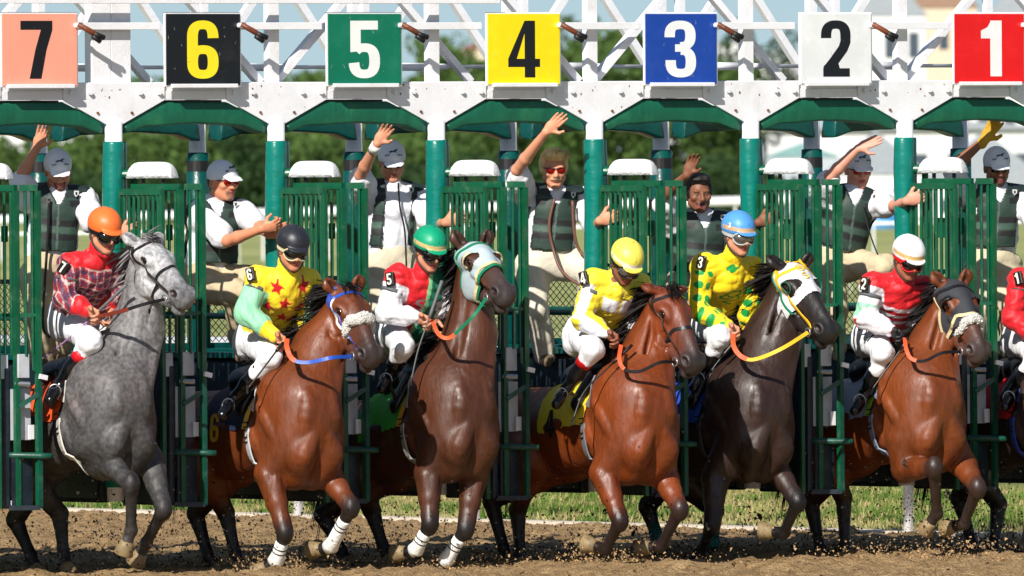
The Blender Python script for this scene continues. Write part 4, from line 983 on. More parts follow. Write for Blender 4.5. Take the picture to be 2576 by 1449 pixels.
# head tack ------------------------------------------------------------
def headring(H, name, t, w, material, tilt=0.0, n=30, th=.004, f0=-.05, off=.0, rad=.5, parent=None):
    cs_ = []
    for i in range(n):
        an = 2*math.pi*i/n; cs_.append(H.Hd(t + tilt*math.cos(an), f0 + rad*math.cos(an)*.6, rad*math.sin(an)*.5))
    p, nn = project(H.hp, np.array(cs_), 9, off); return band(name, p, nn, w, th, material, parent or H.br, closed=True)
def strap(H, name, pts, w, material, n=22, th=.004, off=.0, parent=None):
    return hug(name, H.hp, [H.Hd(*p) for p in pts], w, th, material, parent or H.br, n=n, off=off)
def bridle(H, m_, noseband='plain', mb_=None, color_label=None, noset=.60, off=0.0, browm=None, cheekm=None, cheek=True):
    br = empty('bridle', tuple(H.root.location)); br.parent = H.root; br.location = (0, 0, 0)
    class _B: pass
    H.br = br
    # children built in world coordinates minus the horse's base
    H.brloc = H.root.location
    br_loc = H.root.location.copy()
    w = .022
    items = []
    global _patch
    def B(name, p, nn, w_, mm, closed=False, th=.004): return band(name, p, nn, w_, th, mm, br, closed, base=br_loc)
    def ring(name, t, w_, mm, tilt=0., f0=-.05, rad=.5, off_=off, th=.004, n=34):
        cs_ = [H.Hd(t + tilt*math.cos(2*math.pi*i/n), f0 + rad*math.cos(2*math.pi*i/n)*.6, rad*math.sin(2*math.pi*i/n)*.5) for i in range(n)]
        p, nn = project(H.hp, np.array(cs_), 10, off_); return B(name, p, nn, w_, mm, True, th)
    def line(name, pts, w_, mm, n=26, off_=off, th=.004):
        q = resample([H.Hd(*p_) for p_ in pts], n); p, nn = project(H.hp, q, 8, off_); return B(name, p, nn, w_, mm, False, th)
    H.ring, H.line = ring, line
    cm = cheekm or m_
    for s in (1, -1):
        if cheek: line('cheekpiece', [(-.02, .06, s*.02), (.05, .03, s*.14), (.22, -.04, s*.17), (.5, -.06, s*.13), (.80, -.075, s*.10)], w, cm)
    line('brow_band', [(.12, -.02, .17), (.13, .08, .12), (.13, .14, 0), (.13, .08, -.12), (.12, -.02, -.17)], w*1.05, browm or m_, n=34)
    line('throat_lash', [(.02, .02, .15), (.16, -.16, .16), (.26, -.33, .06), (.26, -.33, -.06), (.16, -.16, -.16), (.02, .02, -.15)], w*.7, m_, n=34)
    if noseband: ring('noseband', noset, w*1.05, m_)
    for s in (1, -1):
        c_ = H.Hd(.845, -.085, s*.125) - vec(br_loc); mb = MB(); pts = [c_ + (H.Lv*math.cos(an) + H.F*math.sin(an)) * .028 + H.S*s*.006 for an in np.linspace(0, 6.28, 15)]
        mb.tube(pts, .0045, 6, cap=False); mb.build('bit_ring', STEEL, br, smooth=True)
    return br
def fleece_roll(H, t=.56, mat_=None, r=.04, half=.155):
    n = 22; cs_ = []
    for i in range(n + 1):
        an = -1.75 + 3.5 * i / n; cs_.append(H.Hd(t + .03*abs(an), -.03 + .35*math.cos(an), .30*math.sin(an)))
    p, nn = project(H.hp, np.array(cs_), 10, .012); rg = random.Random(3); mb = MB(); off = vec(H.root.location)
    pts = [q - off for q in p]; rad = [r * min(1, .55 + 1.6*min(i, n-i)/n) * rg.uniform(.93, 1.07) for i in range(n + 1)]
    mb.tube(pts, rad, 16); o = mb.build('fleece_noseband', mat_ or FLEECE, H.root, smooth=True)
    mb = MB(); rg2 = np.random.RandomState(5)
    for k in range(380):
        i = rg2.randint(0, n); t_ = rg2.rand(); c_ = pts[i]*(1-t_)+pts[i+1]*t_; d = rg2.normal(size=3); d /= np.linalg.norm(d); mb.ell(c_ + d*rad[i]*.90, (.008,)*3, seg=6, rings=4)
    o2 = mb.build('fleece_tufts', mat_ or FLEECE, o, smooth=True)
    return o
def rein(H, pts, m1, m2=None, split=.0, w=.020, name='rein'):
    """pts in (u, v, y); hanging strap, first part m1 then m2"""
    q = resample([P(*p) for p in pts], 40); off = Vector(H.root.location); nn = [Vector((0.1, -1, .25))] * 40
    if m2 is None: return band(name, q, nn, w, .004, m1, H.root)
    k = int(40 * split); a = band(name, q[:k+1], nn[:k+1], w, .005, m1, H.root); b = band('rein_grip', q[k:], nn[k:], w*1.25, .007, m2, a, base=tuple(H.root.location)); return a
def stall_y(uc, f):        # depth of a point f metres in front of the gate line in the stall whose front centre is at uc
    j = (uc - 1498) / 399.0; t = .6596 + PITCH_T * j; return float(GW(t, f, 0).y)
HS = {}
# 7: grey
Y = stall_y(80, .75)
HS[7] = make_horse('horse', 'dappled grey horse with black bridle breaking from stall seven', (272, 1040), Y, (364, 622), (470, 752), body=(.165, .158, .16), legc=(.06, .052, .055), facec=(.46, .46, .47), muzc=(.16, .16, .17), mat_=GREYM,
    tips=((310, 590), (390, 592)), neckmid=(345, 830, .10), pitch=6, neckr=1.0, knee_black=False,
    fore=({'s': 1, 'el': (258, 1150), 'kn': (330, 1216, -.25), 'ft': (330, 1334, -.12), 'hf': (308, 1400, -.08), 'pc': (.2, .18, .17)}, {'s': -1, 'el': (378, 1160), 'kn': (412, 1280, -.2), 'ft': (368, 1366, -.05), 'hf': (345, 1408, .0), 'pc': (.2, .18, .17)}),
    hind=({'s': 1, 'hk': (150, 1292), 'ft': (160, 1392), 'hf': (172, 1436)}, {'s': -1, 'hk': (38, 1308), 'ft': (78, 1398), 'hf': (98, 1440)}))
# 6: bay with fleece noseband
Y = stall_y(491, .85)
BAY6 = (.155, .036, .008)
HS[6] = make_horse('horse', 'bay horse in blue bridle and white fleece noseband from stall six', (747, 1065), Y, (864, 738), (940, 905), body=BAY6, legc=(.014, .011, .011), facec=(.15, .038, .012), muzc=(.05, .035, .032),
    tips=((819, 703), (902, 690)), neckmid=(800, 890, .05), pitch=4, headlen=.60, neckr=1.05,
    fore=({'s': 1, 'el': (676, 1190), 'kn': (717, 1340, -.12), 'ft': (695, 1412, -.02), 'hf': (655, 1436, .02), 'wrap': 1}, {'s': -1, 'el': (822, 1190), 'kn': (884, 1276, -.2), 'ft': (832, 1376, .0), 'hf': (775, 1386, .1), 'wrap': 1}),
    hind=({'s': 1, 'hk': (568, 1290), 'ft': (592, 1392), 'hf': (612, 1440)}, {'s': -1, 'hk': (492, 1292), 'ft': (524, 1398), 'hf': (556, 1440)}))
# 5: brown with pale hood
Y = stall_y(898, .80)
HS[5] = make_horse('horse', 'brown horse in pale grey blinker hood with head held high from stall five', (1135, 1050), Y, (1188, 632), (1276, 745), body=(.080, .025, .011), legc=(.012, .010, .010), facec=(.06, .024, .015), muzc=(.045, .035, .034),
    tips=((1139, 577), (1226, 573)), neckmid=(1182, 840, .06), pitch=9, neckr=1.02,
    fore=({'s': 1, 'el': (1078, 1190), 'kn': (1082, 1318, -.1), 'ft': (1046, 1385, 0), 'hf': (1002, 1392, .06), 'wrap': 1}, {'s': -1, 'el': (1192, 1195), 'kn': (1172, 1330, -.1), 'ft': (1122, 1410, 0), 'hf': (1090, 1442, .03), 'wrap': 1}),
    hind=({'s': 1, 'hk': (936, 1286), 'ft': (964, 1376), 'hf': (985, 1408)}, {'s': -1, 'hk': (812, 1296), 'ft': (858, 1384), 'hf': (876, 1420)}))
# 4: red bay
Y = stall_y(1298, 1.0)
HS[4] = make_horse('horse', 'bright bay horse with black bridle and flying black mane from stall four', (1590, 1055), Y, (1672, 738), (1753, 925), body=(.185, .038, .007), legc=(.020, .011, .010), facec=(.17, .034, .010), muzc=(.04, .03, .03),
    tips=((1612, 718), (1712, 728)), neckmid=(1630, 890, .06), pitch=4, neckr=1.0,
    fore=({'s': 1, 'el': (1518, 1190), 'kn': (1560, 1310, -.15), 'ft': (1524, 1382, 0), 'hf': (1474, 1368, .08)}, {'s': -1, 'el': (1668, 1195), 'kn': (1711, 1282, -.2), 'ft': (1662, 1374, 0), 'hf': (1594, 1382, .1)}),
    hind=({'s': 1, 'hk': (1302, 1284), 'ft': (1308, 1388), 'hf': (1322, 1436)}, {'s': -1, 'hk': (1236, 1262), 'ft': (1266, 1376), 'hf': (1282, 1418)}))
# 3: dark
Y = stall_y(1694, .65)
HS[3] = make_horse('horse', 'nearly black horse in white blinkers with gold letters from stall three', (1880, 1050), Y, (1986, 682), (2090, 842), body=(.034, .016, .012), legc=(.007, .006, .007), facec=(.019, .013, .012), muzc=(.02, .018, .019),
    tips=((1926, 641), (2038, 634)), neckmid=(1945, 850, .06), pitch=4, neckr=1.12, headlen=.62,
    fore=({'s': 1, 'el': (1800, 1200), 'kn': (1792, 1318, -.1), 'ft': (1758, 1396, 0), 'hf': (1728, 1432, .02)}, {'s': -1, 'el': (1940, 1160), 'kn': (2007, 1262, -.2), 'ft': (1972, 1340, 0), 'hf': (1902, 1334, .1)}),
    hind=({'s': 1, 'hk': (1800, 1285, .2), 'ft': (1790, 1368), 'hf': (1800, 1410), 'wrap': mat('teal_bandage', srgb(0, 90, 84), .7)}, {'s': -1, 'hk': (1628, 1275), 'ft': (1660, 1372), 'hf': (1676, 1418), 'wrap': mat('teal_bandage')}))
# 2: bay with black hood
Y = stall_y(2083, .85)
HS[2] = make_horse('horse', 'bay horse in black blinker hood and white fleece noseband from stall two', (2312, 1030), Y, (2392, 722), (2470, 895), body=(.175, .041, .009), legc=(.028, .017, .014), facec=(.16, .040, .012), muzc=(.06, .04, .036),
    tips=((2344, 684), (2430, 675)), neckmid=(2345, 880, .06), pitch=6, neckr=.98,
    fore=({'s': 1, 'el': (2278, 1180), 'kn': (2350, 1176, -.3), 'ft': (2357, 1292, -.1), 'hf': (2325, 1336, -.02), 'lit': 1}, {'s': -1, 'el': (2420, 1165), 'kn': (2460, 1228, -.25), 'ft': (2424, 1318, -.05), 'hf': (2375, 1330, .05), 'lit': 1}),
    hind=({'s': 1, 'hk': (2122, 1252), 'ft': (2126, 1376), 'hf': (2134, 1420)}, {'s': -1, 'hk': (2040, 1262), 'ft': (2062, 1380), 'hf': (2072, 1420)}))
# 1: dark horse mostly beyond the right edge
Y = stall_y(2475, 1.0)
HS[1] = make_horse('horse', 'dark brown horse cut off by the right edge of the picture', (2668, 1040), Y, (2790, 735), (2870, 900), body=(.04, .025, .02), legc=(.010, .009, .010),
    tips=((2745, 690), (2830, 680)), neckmid=(2740, 880, .06), pitch=4,
    fore=({'s': 1, 'el': (2640, 1190), 'kn': (2600, 1300, -.1), 'ft': (2572, 1380, 0), 'hf': (2545, 1410, .02)}, {'s': -1, 'el': (2790, 1190), 'kn': (2830, 1280, -.2), 'ft': (2800, 1370, 0), 'hf': (2760, 1390, .1)}),
    hind=({'s': 1, 'hk': (2512, 1268), 'ft': (2500, 1376), 'hf': (2518, 1416)}, {'s': -1, 'hk': (2412, 1252), 'ft': (2446, 1370), 'hf': (2464, 1410)}))
GREYH = mat('grey_hair', srgb(120, 116, 118), .6, var=.3)
for n_, H in HS.items():
    hm = GREYH if n_ == 7 else HAIRB
    mane(H, hm, n=750 if n_ != 7 else 200, length=.19 if n_ not in (3, 4, 6) else .29, fly=(.25 if n_ in (2, 5, 7) else .75), droop=.5, seed=n_, forelock=n_ in (4, 6, 7), side=1)
    tail(H, hm)
# ------------------------------------------------------------------ people
SKINM = mat('skin', vcol=True, rough=.5, var=.05, vscale=20, bump=.1, bscale=90, spec=.4)
SILK = mat('silk', vcol=True, rough=.56, var=.04, vscale=12, bump=.8, bscale=20, bdist=.014, bstretch=(1, 1, .5), spec=.45, sheen=.1)
COTTON = mat('cotton', vcol=True, rough=.8, var=.05, bump=.6, bscale=14, bdist=.018, spec=.2)
NYLON = mat('nylon_vest', vcol=True, rough=.6, var=.10, bump=.4, bscale=20, bdist=.01)
BOOT = mat('boot_leather', srgb(14, 14, 17), .22, var=.2, bump=.3, bscale=18, spec=.6)
LENS = mat('goggle_lens', srgb(14, 13, 12), .08, spec=.8); LENSC = mat('mirror_lens', srgb(120, 116, 110), .1, .6); LENSR = mat('red_lens', srgb(150, 20, 10), .1, .5)
SK = srgb(206, 142, 112); LIP = srgb(176, 96, 86)
def frame(fd, hu):
    fd = unit(fd); hu = vec(hu); hu = unit(hu - fd * (hu @ fd)); hs = np.cross(fd, hu); return fd, hu, hs      # hs = the person's right
def hand_prims(wr, d, pn, th, col, pose='open', spread=.5, sc=1.0, curl=None):
    """wr wrist, d towards the fingers, pn palm normal, th thumb-side direction"""
    d = unit(d); th = vec(th); th = unit(th - d * (th @ d)); pn = vec(pn); pn = unit(pn - d*(pn @ d) - th*(pn @ th)); out = []
    R_ = np.stack([d, th, pn], 1); q = sc
    out.append(ellip(vec(wr) + d*.05*q, (.052*q, .041*q, .017*q), R_, k=.012, col=col)); out.append(cone(vec(wr), vec(wr) + d*.035*q, .024*q, .026*q, k=.015, col=col, flat=(pn, .72)))
    ln = [.068, .078, .073, .058]; cu = {'open': .35, 'fist': 2.3, 'relax': .9, 'flat': .12, 'grip': 1.9}[pose] if curl is None else curl
    for i in range(4):
        o = (.030 - .020*i) * q; base = vec(wr) + d*(.090 - .004*abs(i-1))*q + th*o; a0 = spread * (.20 - .14*i); dd = unit(d + th*a0); p = base; L_ = ln[i]*q; ang = 0
        for s_, fr in enumerate((.45, .30, .25)):
            ang += cu * (.25 if s_ == 0 and pose == 'open' else .36); dv = dd*math.cos(ang) + pn*math.sin(ang); nx_ = p + dv*L_*fr*(1.15); r0 = (.0098 - .0012*s_)*q
            out.append(cone(p, nx_, r0, r0 - .0008, k=.004 if s_ else .006, col=col)); p = nx_
    tb = vec(wr) + d*.028*q + th*.030*q; tdv = unit(th*.85 + d*(.75 if pose in ('open', 'flat') else .9) + pn*(.35 if pose in ('open', 'flat') else .8)); t1 = tb + tdv*.045*q; t2 = t1 + unit(tdv*.6 + d*.6 + pn*(.1 if pose in ('open', 'flat') else .5))*.034*q
    out.append(cone(tb - th*.01, t1, .0145*q, .0115*q, k=.012, col=col)); out.append(cone(t1, t2, .0112*q, .0090*q, k=.004, col=col))
    return out
def head_prims(c, fd, hu, skin, lip=LIP, beard=None, mouth='closed', moustache=None, stubble=None, sc=1.0):
    fd, hu, hs = frame(fd, hu); c = vec(c); R_ = np.stack([fd, hs, hu], 1); o = []
    G = lambda f, s, u: c + (fd*f + hs*s + hu*u) * sc
    jc = stubble or skin
    e = lambda p, r, k=.015, col=skin, **kw: o.append(ellip(G(*p), tuple(x*sc for x in r), R_, k=k, col=col, **kw))
    e((-.012, 0, .022), (.098, .076, .098)); e((.030, 0, -.030), (.066, .062, .085), .02)
    o.append(cone(G(.01, .045, -.06), G(.070, .014, -.098), .030*sc, .020*sc, k=.02, col=jc)); o.append(cone(G(.01, -.045, -.06), G(.070, -.014, -.098), .030*sc, .020*sc, k=.02, col=jc))
    e((.074, 0, -.100), (.020, .024, .019), .012, beard or jc)
    o.append(cone(G(.088, 0, .012), G(.112, 0, -.030), .009*sc, .014*sc, k=.010, col=skin)); e((.103, .014, -.036), (.011, .009, .009), .006); e((.103, -.014, -.036), (.011, .009, .009), .006)
    for s in (-1, 1):
        e((.080, s*.028, .022), (.014, .026, .010), .012); e((.066, s*.046, -.022), (.026, .022, .022), .015)
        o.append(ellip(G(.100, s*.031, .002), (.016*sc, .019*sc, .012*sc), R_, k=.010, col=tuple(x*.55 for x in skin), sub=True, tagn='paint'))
        e((.076, s*.031, .001), (.014, .014, .013), .003, (.06, .04, .03))
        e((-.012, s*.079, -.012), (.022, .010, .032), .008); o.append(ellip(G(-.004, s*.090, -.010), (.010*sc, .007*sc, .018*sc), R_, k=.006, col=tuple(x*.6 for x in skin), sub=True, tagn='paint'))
    if mouth == 'open':
        e((.085, 0, -.066), (.020, .030, .030), .012, lip); o.append(ellip(G(.110, 0, -.068), (.020*sc, .021*sc, .020*sc), R_, k=.004, col=(.05, .01, .01), sub=True, tagn='paint')); e((.094, 0, -.055), (.008, .017, .005), .002, (.75, .72, .66))
    elif mouth == 'ajar':
        e((.092, 0, -.060), (.011, .023, .0065), .006, lip); e((.089, 0, -.078), (.012, .019, .008), .006, lip); e((.092, 0, -.069), (.009, .014, .005), .002, (.06, .02, .02))
    else:
        e((.092, 0, -.062), (.011, .024, .006), .005, lip); e((.090, 0, -.072), (.011, .020, .007), .005, lip)
        o.append(cone(G(.105, .02, -.067), G(.105, -.02, -.067), .0028*sc, .0028*sc, k=.003, col=(.10, .03, .03), sub=True, tagn='paint'))
    if moustache: o.append(cone(G(.100, .0, -.050), G(.088, .030, -.058), .010*sc, .007*sc, k=.006, col=moustache)); o.append(cone(G(.100, .0, -.050), G(.088, -.030, -.058), .010*sc, .007*sc, k=.006, col=moustache))
    if beard:
        for s in (-1, 1): o.append(cone(G(.088, s*.030, -.058), G(.080, s*.014, -.095), .008, .010, k=.008, col=beard))
        e((.082, 0, -.096), (.018, .022, .016), .008, beard)
    return o, G, R_
class Pn: pass
def make_person(label, J, fd, hu, skin=SK, cat='person', hair=None, h=.0062, group=None, **hk):
    """J joints in world coordinates: head neck chest waist pelvis shR elR wrR shL elL wrL hipR knR anR toR hipL knL anL toL; hands as prims in J['hands']"""
    p = Pn(); p.J = J = {k: (vec(v) if k != 'hands' else v) for k, v in J.items()}
    zlow = min(J[k][2] for k in ('anR', 'anL')); root = empty('person', (J['pelvis'][0], J['pelvis'][1], zlow)); tag(root, label, cat, group); p.root = root
    hp, G, Rh = head_prims(J['head'], fd, hu, skin, **hk); p.G, p.Rh, p.hp = G, Rh, hp; p.fd, p.hu, p.hs = frame(fd, hu)
    pr = list(hp); c = skin
    pr.append(cone(G(-.02, 0, -.07), J['neck'], .050, .058, k=.03, col=c)); pr.append(cone(J['neck'], J['chest'], .06, .10, k=.05, col=c))
    side = unit(J['shR'] - J['shL']); p.side = side; sp = unit(J['neck'] - J['pelvis']); fr = unit(np.cross(sp, side)); fr = fr if fr @ vec(fd) > 0 else -fr; p.fr, p.sp = fr, sp
    pr.append(cone(J['chest'], J['waist'], .125, .10, k=.06, flat=(fr, .75), col=c)); pr.append(cone(J['waist'], J['pelvis'], .10, .115, k=.05, flat=(fr, .8), col=c))
    for s in 'RL':
        pr.append(cone(J['neck'], J['sh'+s], .045, .055, k=.04, col=c)); pr.append(cone(J['sh'+s], J['el'+s], .050, .038, k=.03, col=c))
        m_ = J['el'+s]*.7 + J['wr'+s]*.3; pr.append(cone(J['el'+s], m_, .036, .040, k=.015, col=c)); pr.append(cone(m_, J['wr'+s], .040, .025, k=.015, col=c))
        pr.append(cone(J['hip'+s], J['kn'+s], .070, .050, k=.04, col=c)); pr.append(cone(J['kn'+s], J['an'+s], .048, .034, k=.03, col=c)); pr.append(cone(J['an'+s], J['to'+s], .034, .026, k=.02, col=c))
    pr += J.get('hands', [])
    sdf_mesh('body', pr, h, SKINM, root, cs=.003)
    return p
def cap_prims(p, big=1.0): pass
def torso_prims(p, r=(.150, .125, .135), dep=.72, infl=0., col=(1, 1, 1), k=.06, belly=.0):
    J = p.J; o = []; f = p.fr
    o.append(cone(J['chest'], J['waist'] + f*belly, r[0]+infl, r[1]+infl, k=k, flat=(f, dep), col=col)); o.append(cone(J['waist'] + f*belly, J['pelvis'], r[1]+infl, r[2]+infl, k=k, flat=(f, dep*1.1), col=col))
    for s in 'RL': o.append(cone(J['neck']*.75+J['sh'+s]*.25 - p.sp*.015, J['sh'+s], .055+infl, .064+infl, k=.05, col=col)); o.append(cone(J['sh'+s]*.75+J['chest']*.25, J['chest'], .075+infl, .11+infl, k=.05, flat=(f, .8), col=col))
    return o
def arm_prims(p, s, upto=1.0, r=(.066, .058, .050, .036), col=(1, 1, 1), colw=None, fore=True):
    J = p.J; a, e, w = J['sh'+s], J['el'+s], J['wr'+s]; o = []
    if upto < 1: return [cone(a, a + (e-a)*upto, r[0], r[1], k=.03, col=col)]
    o.append(cone(a, e, r[0], r[1], k=.035, col=col, colb=colw)); m_ = e*.4 + w*.6
    if fore: o.append(cone(e, m_, r[1], r[2], k=.02, col=colw or col)); o.append(cone(m_, w, r[2], r[3], k=.02, col=colw or col))
    return o
def leg_prims(p, s, r=(.098, .070, .062, .050), col=(1, 1, 1), to=1.0):
    J = p.J; a, e, w = J['hip'+s], J['kn'+s], J['an'+s]; w = e + (w-e)*to
    return [cone(J['pelvis'], a, .12, r[0], k=.05, col=col), cone(a, e, r[0], r[1], k=.04, col=col), cone(e, w, r[2], r[3], k=.03, col=col)]
def shoe(p, s, material, name='shoe', r=.045):
    J = p.J; a, t = J['an'+s], J['to'+s]; d = unit(t - a)
    return sdf_mesh(name, [cone(a - d*.02, a + d*.04, r, r*.95, k=.02), cone(a + d*.03 - vec((0, 0, .015)), t, r*.85, r*.66, k=.02), ellip(a - d*.035 - vec((0, 0, .02)), (.035, .035, .03), k=.02)], .008, material, p.root)
def helmet(p, col, brim=None, band_=None, seam=True, name='helmet', tilt=.0, sx=1.0):
    G = p.G; Rh = p.Rh; M_ = mat('helmet_cover', vcol=True, rough=.45, var=.04, bump=.3, bscale=16, bdist=.012)
    c0 = G(-.012, 0, .056); pr = [ellip(c0, (.128*sx, .104*sx, .104*sx), Rh, k=.01, col=col)]
    fd, hu, hs = p.fd, p.hu, p.hs
    cut = lambda g: -((g - V3(c0)) @ V3(hu) + .020 - .10*((g - V3(c0)) @ V3(-fd))*0)
    bc = band_
    def cf(V, C):
        if bc is not None:
            z = (V - c0) @ hu; ff = (V - c0) @ fd; m_ = (z < .014) & (ff > -.03) & (z > -.012); C = C.copy(); C[m_] = bc
        return C
    pr.append(ellip(G(.096, 0, .040), (.050, .072, .010), np.stack([unit(fd - hu*.35), hs, unit(hu + fd*.35)], 1), k=.010, col=brim or col))
    o = sdf_mesh(name, pr, .0055, M_, p.root, colfn=cf, cut=lambda g: -((g - V3(c0)) @ V3(hu) + .036))
    mb = MB(); off = vec(p.root.location)
    pts = [c0 - off + hu*.104*math.cos(a) + fd*.128*math.sin(a)*1.003 for a in np.linspace(-1.5, 1.25, 16)]; mb.tube(pts, .0022, 5)
    pts = [c0 - off + hu*.104*math.cos(a) + hs*.104*math.sin(a)*1.003 for a in np.linspace(-1.6, 1.6, 16)]; mb.tube(pts, .0022, 5)
    mb.ell(c0 - off + hu*.104, (.010, .010, .005)); mb.build('seam', mat('seam_%s' % label_id(col), tuple(x*.8 for x in col), .6), o, smooth=True)
    # chin strap and ear piece
    p.helm = o
    for s in (-1, 1):
        q = resample([G(-.01, s*.090, .02), G(.0, s*.088, -.045), G(.05, s*.050, -.105), G(.07, s*.0, -.122)], 14); pp, nn = project(p.hp, q, 6, .004); band('chin_strap', pp, nn, .016, .004, mat('chin_strap_web', srgb(70, 68, 62), .8), p.root)
    return o
_lid = {}
def label_id(c):
    return _lid.setdefault(tuple(round(float(x), 3) for x in c), len(_lid))
def goggles(p, frame_m, lens_m, strap=True, big=1.2):
    G = p.G; off = vec(p.root.location); n = 18
    def surf(a, z): return G(.020 + .092*math.cos(a), .083*math.sin(a), z)
    mb = MB(); vs = []; fs = []
    for i in range(n + 1):
        a = -1.15 + 2.3*i/n; e = min(1, (min(i, n-i)/n)*5) ** .5; notch = .016*math.exp(-((i-n/2)/1.6)**2)
        up_, dn = .030*e*big, -.032*e*big + notch
        for z, r_ in ((up_, 0), ((up_+dn)/2, .006), (dn, .0)): vs.append(surf(a, .000 + z) + (surf(a, 0) - G(.02, 0, 0)) * (r_/.09 + .06) - off)
    for i in range(n): fs += [(i*3, i*3+3, i*3+4, i*3+1), (i*3+1, i*3+4, i*3+5, i*3+2)]
    mb.add(vs, fs); gl = mb.build('goggles', lens_m, p.root, smooth=True)
    so = gl.modifiers.new('s', 'SOLIDIFY'); so.thickness = .004
    mb = MB(); top = [vs[i*3] for i in range(n+1)]; bot = [vs[i*3+2] for i in range(n, -1, -1)]
    mb.tube(top + bot + [top[0]], .0052, 6, cap=False); mb.build('goggle_frame', frame_m, gl, smooth=True)
    if strap:
        for s in (-1, 1):
            q = resample([surf(s*1.1, .006), G(-.01, s*.095, .012), G(-.07, s*.08, .016)], 8); band('goggle_strap', q, [p.hs*s]*8, .022, .003, frame_m, gl, base=tuple(p.root.location))
    return gl
def sunglasses(p, lens_m, frame_m=None):
    G = p.G; off = vec(p.root.location); frame_m = frame_m or BLK; root = None
    for s in (-1, 1):
        mb = MB(); Rh = p.Rh; mb.ell(G(.094, s*.033, .002) - off, (.012, .031, .021), Matrix(Rh.tolist()), seg=16, rings=8)
        if root is None: root = mb.build('sunglasses', lens_m, p.root, smooth=True)
        else: mb.build('lens', lens_m, root, smooth=True)
    mb = MB(); mb.tube([G(-.01, .082, .012)-off, G(.075, .066, .014)-off, G(.108, .03, .020)-off, G(.112, 0, .014)-off, G(.108, -.03, .020)-off, G(.075, -.066, .014)-off, G(-.01, -.082, .012)-off], .0035, 6); mb.build('frame', frame_m, root, smooth=True)
    return root
def neckerchief(p, col):
    J = p.J; G = p.G
    return sdf_mesh('collar', [cone(G(-.03, .035, -.105), G(.045, .02, -.125), .030, .022, k=.02, col=col), cone(G(-.03, -.035, -.105), G(.045, -.02, -.125), .030, .022, k=.02, col=col), ellip(G(.06, .0, -.135), (.022, .022, .018), k=.01, col=col), cone(G(-.03, .035, -.105), G(-.05, -.03, -.105), .028, .028, k=.02, col=col)], .006, SILK, p.root)
def text_obj(name, txt, loc, ex, ey, size, material, parent, squash=1.0, bold=.0, depth=.0008):
    cu = bpy.data.curves.new(name, 'FONT'); cu.body = txt; cu.size = size; cu.align_x = 'CENTER'; cu.align_y = 'CENTER'; cu.offset = bold; cu.extrude = depth
    oc = bpy.data.objects.new('t', cu); COL.objects.link(oc); bpy.context.view_layer.update(); me = bpy.data.meshes.new_from_object(oc); bpy.data.objects.remove(oc)
    me.materials.clear(); me.materials.append(material); o = bpy.data.objects.new(name, me); COL.objects.link(o)
    ex = Vector(unit(ex)); ey = Vector(unit(ey)); ez = ex.cross(ey).normalized(); ey = ez.cross(ex)
    M_ = Matrix((ex * squash, ey, ez)).transposed().to_4x4(); M_.translation = Vector(vec(loc) - vec(parent_base(parent)) if parent else loc); o.matrix_world = M_
    if parent: o.parent = parent
    return o
def parent_base(o):
    b = Vector((0, 0, 0))
    while o is not None: b += o.location; o = o.parent
    return b
WHITEC = srgb(232, 232, 236)
def dep(H, f, s=0, z=0): return float(H.LF(f, s, z)[1])
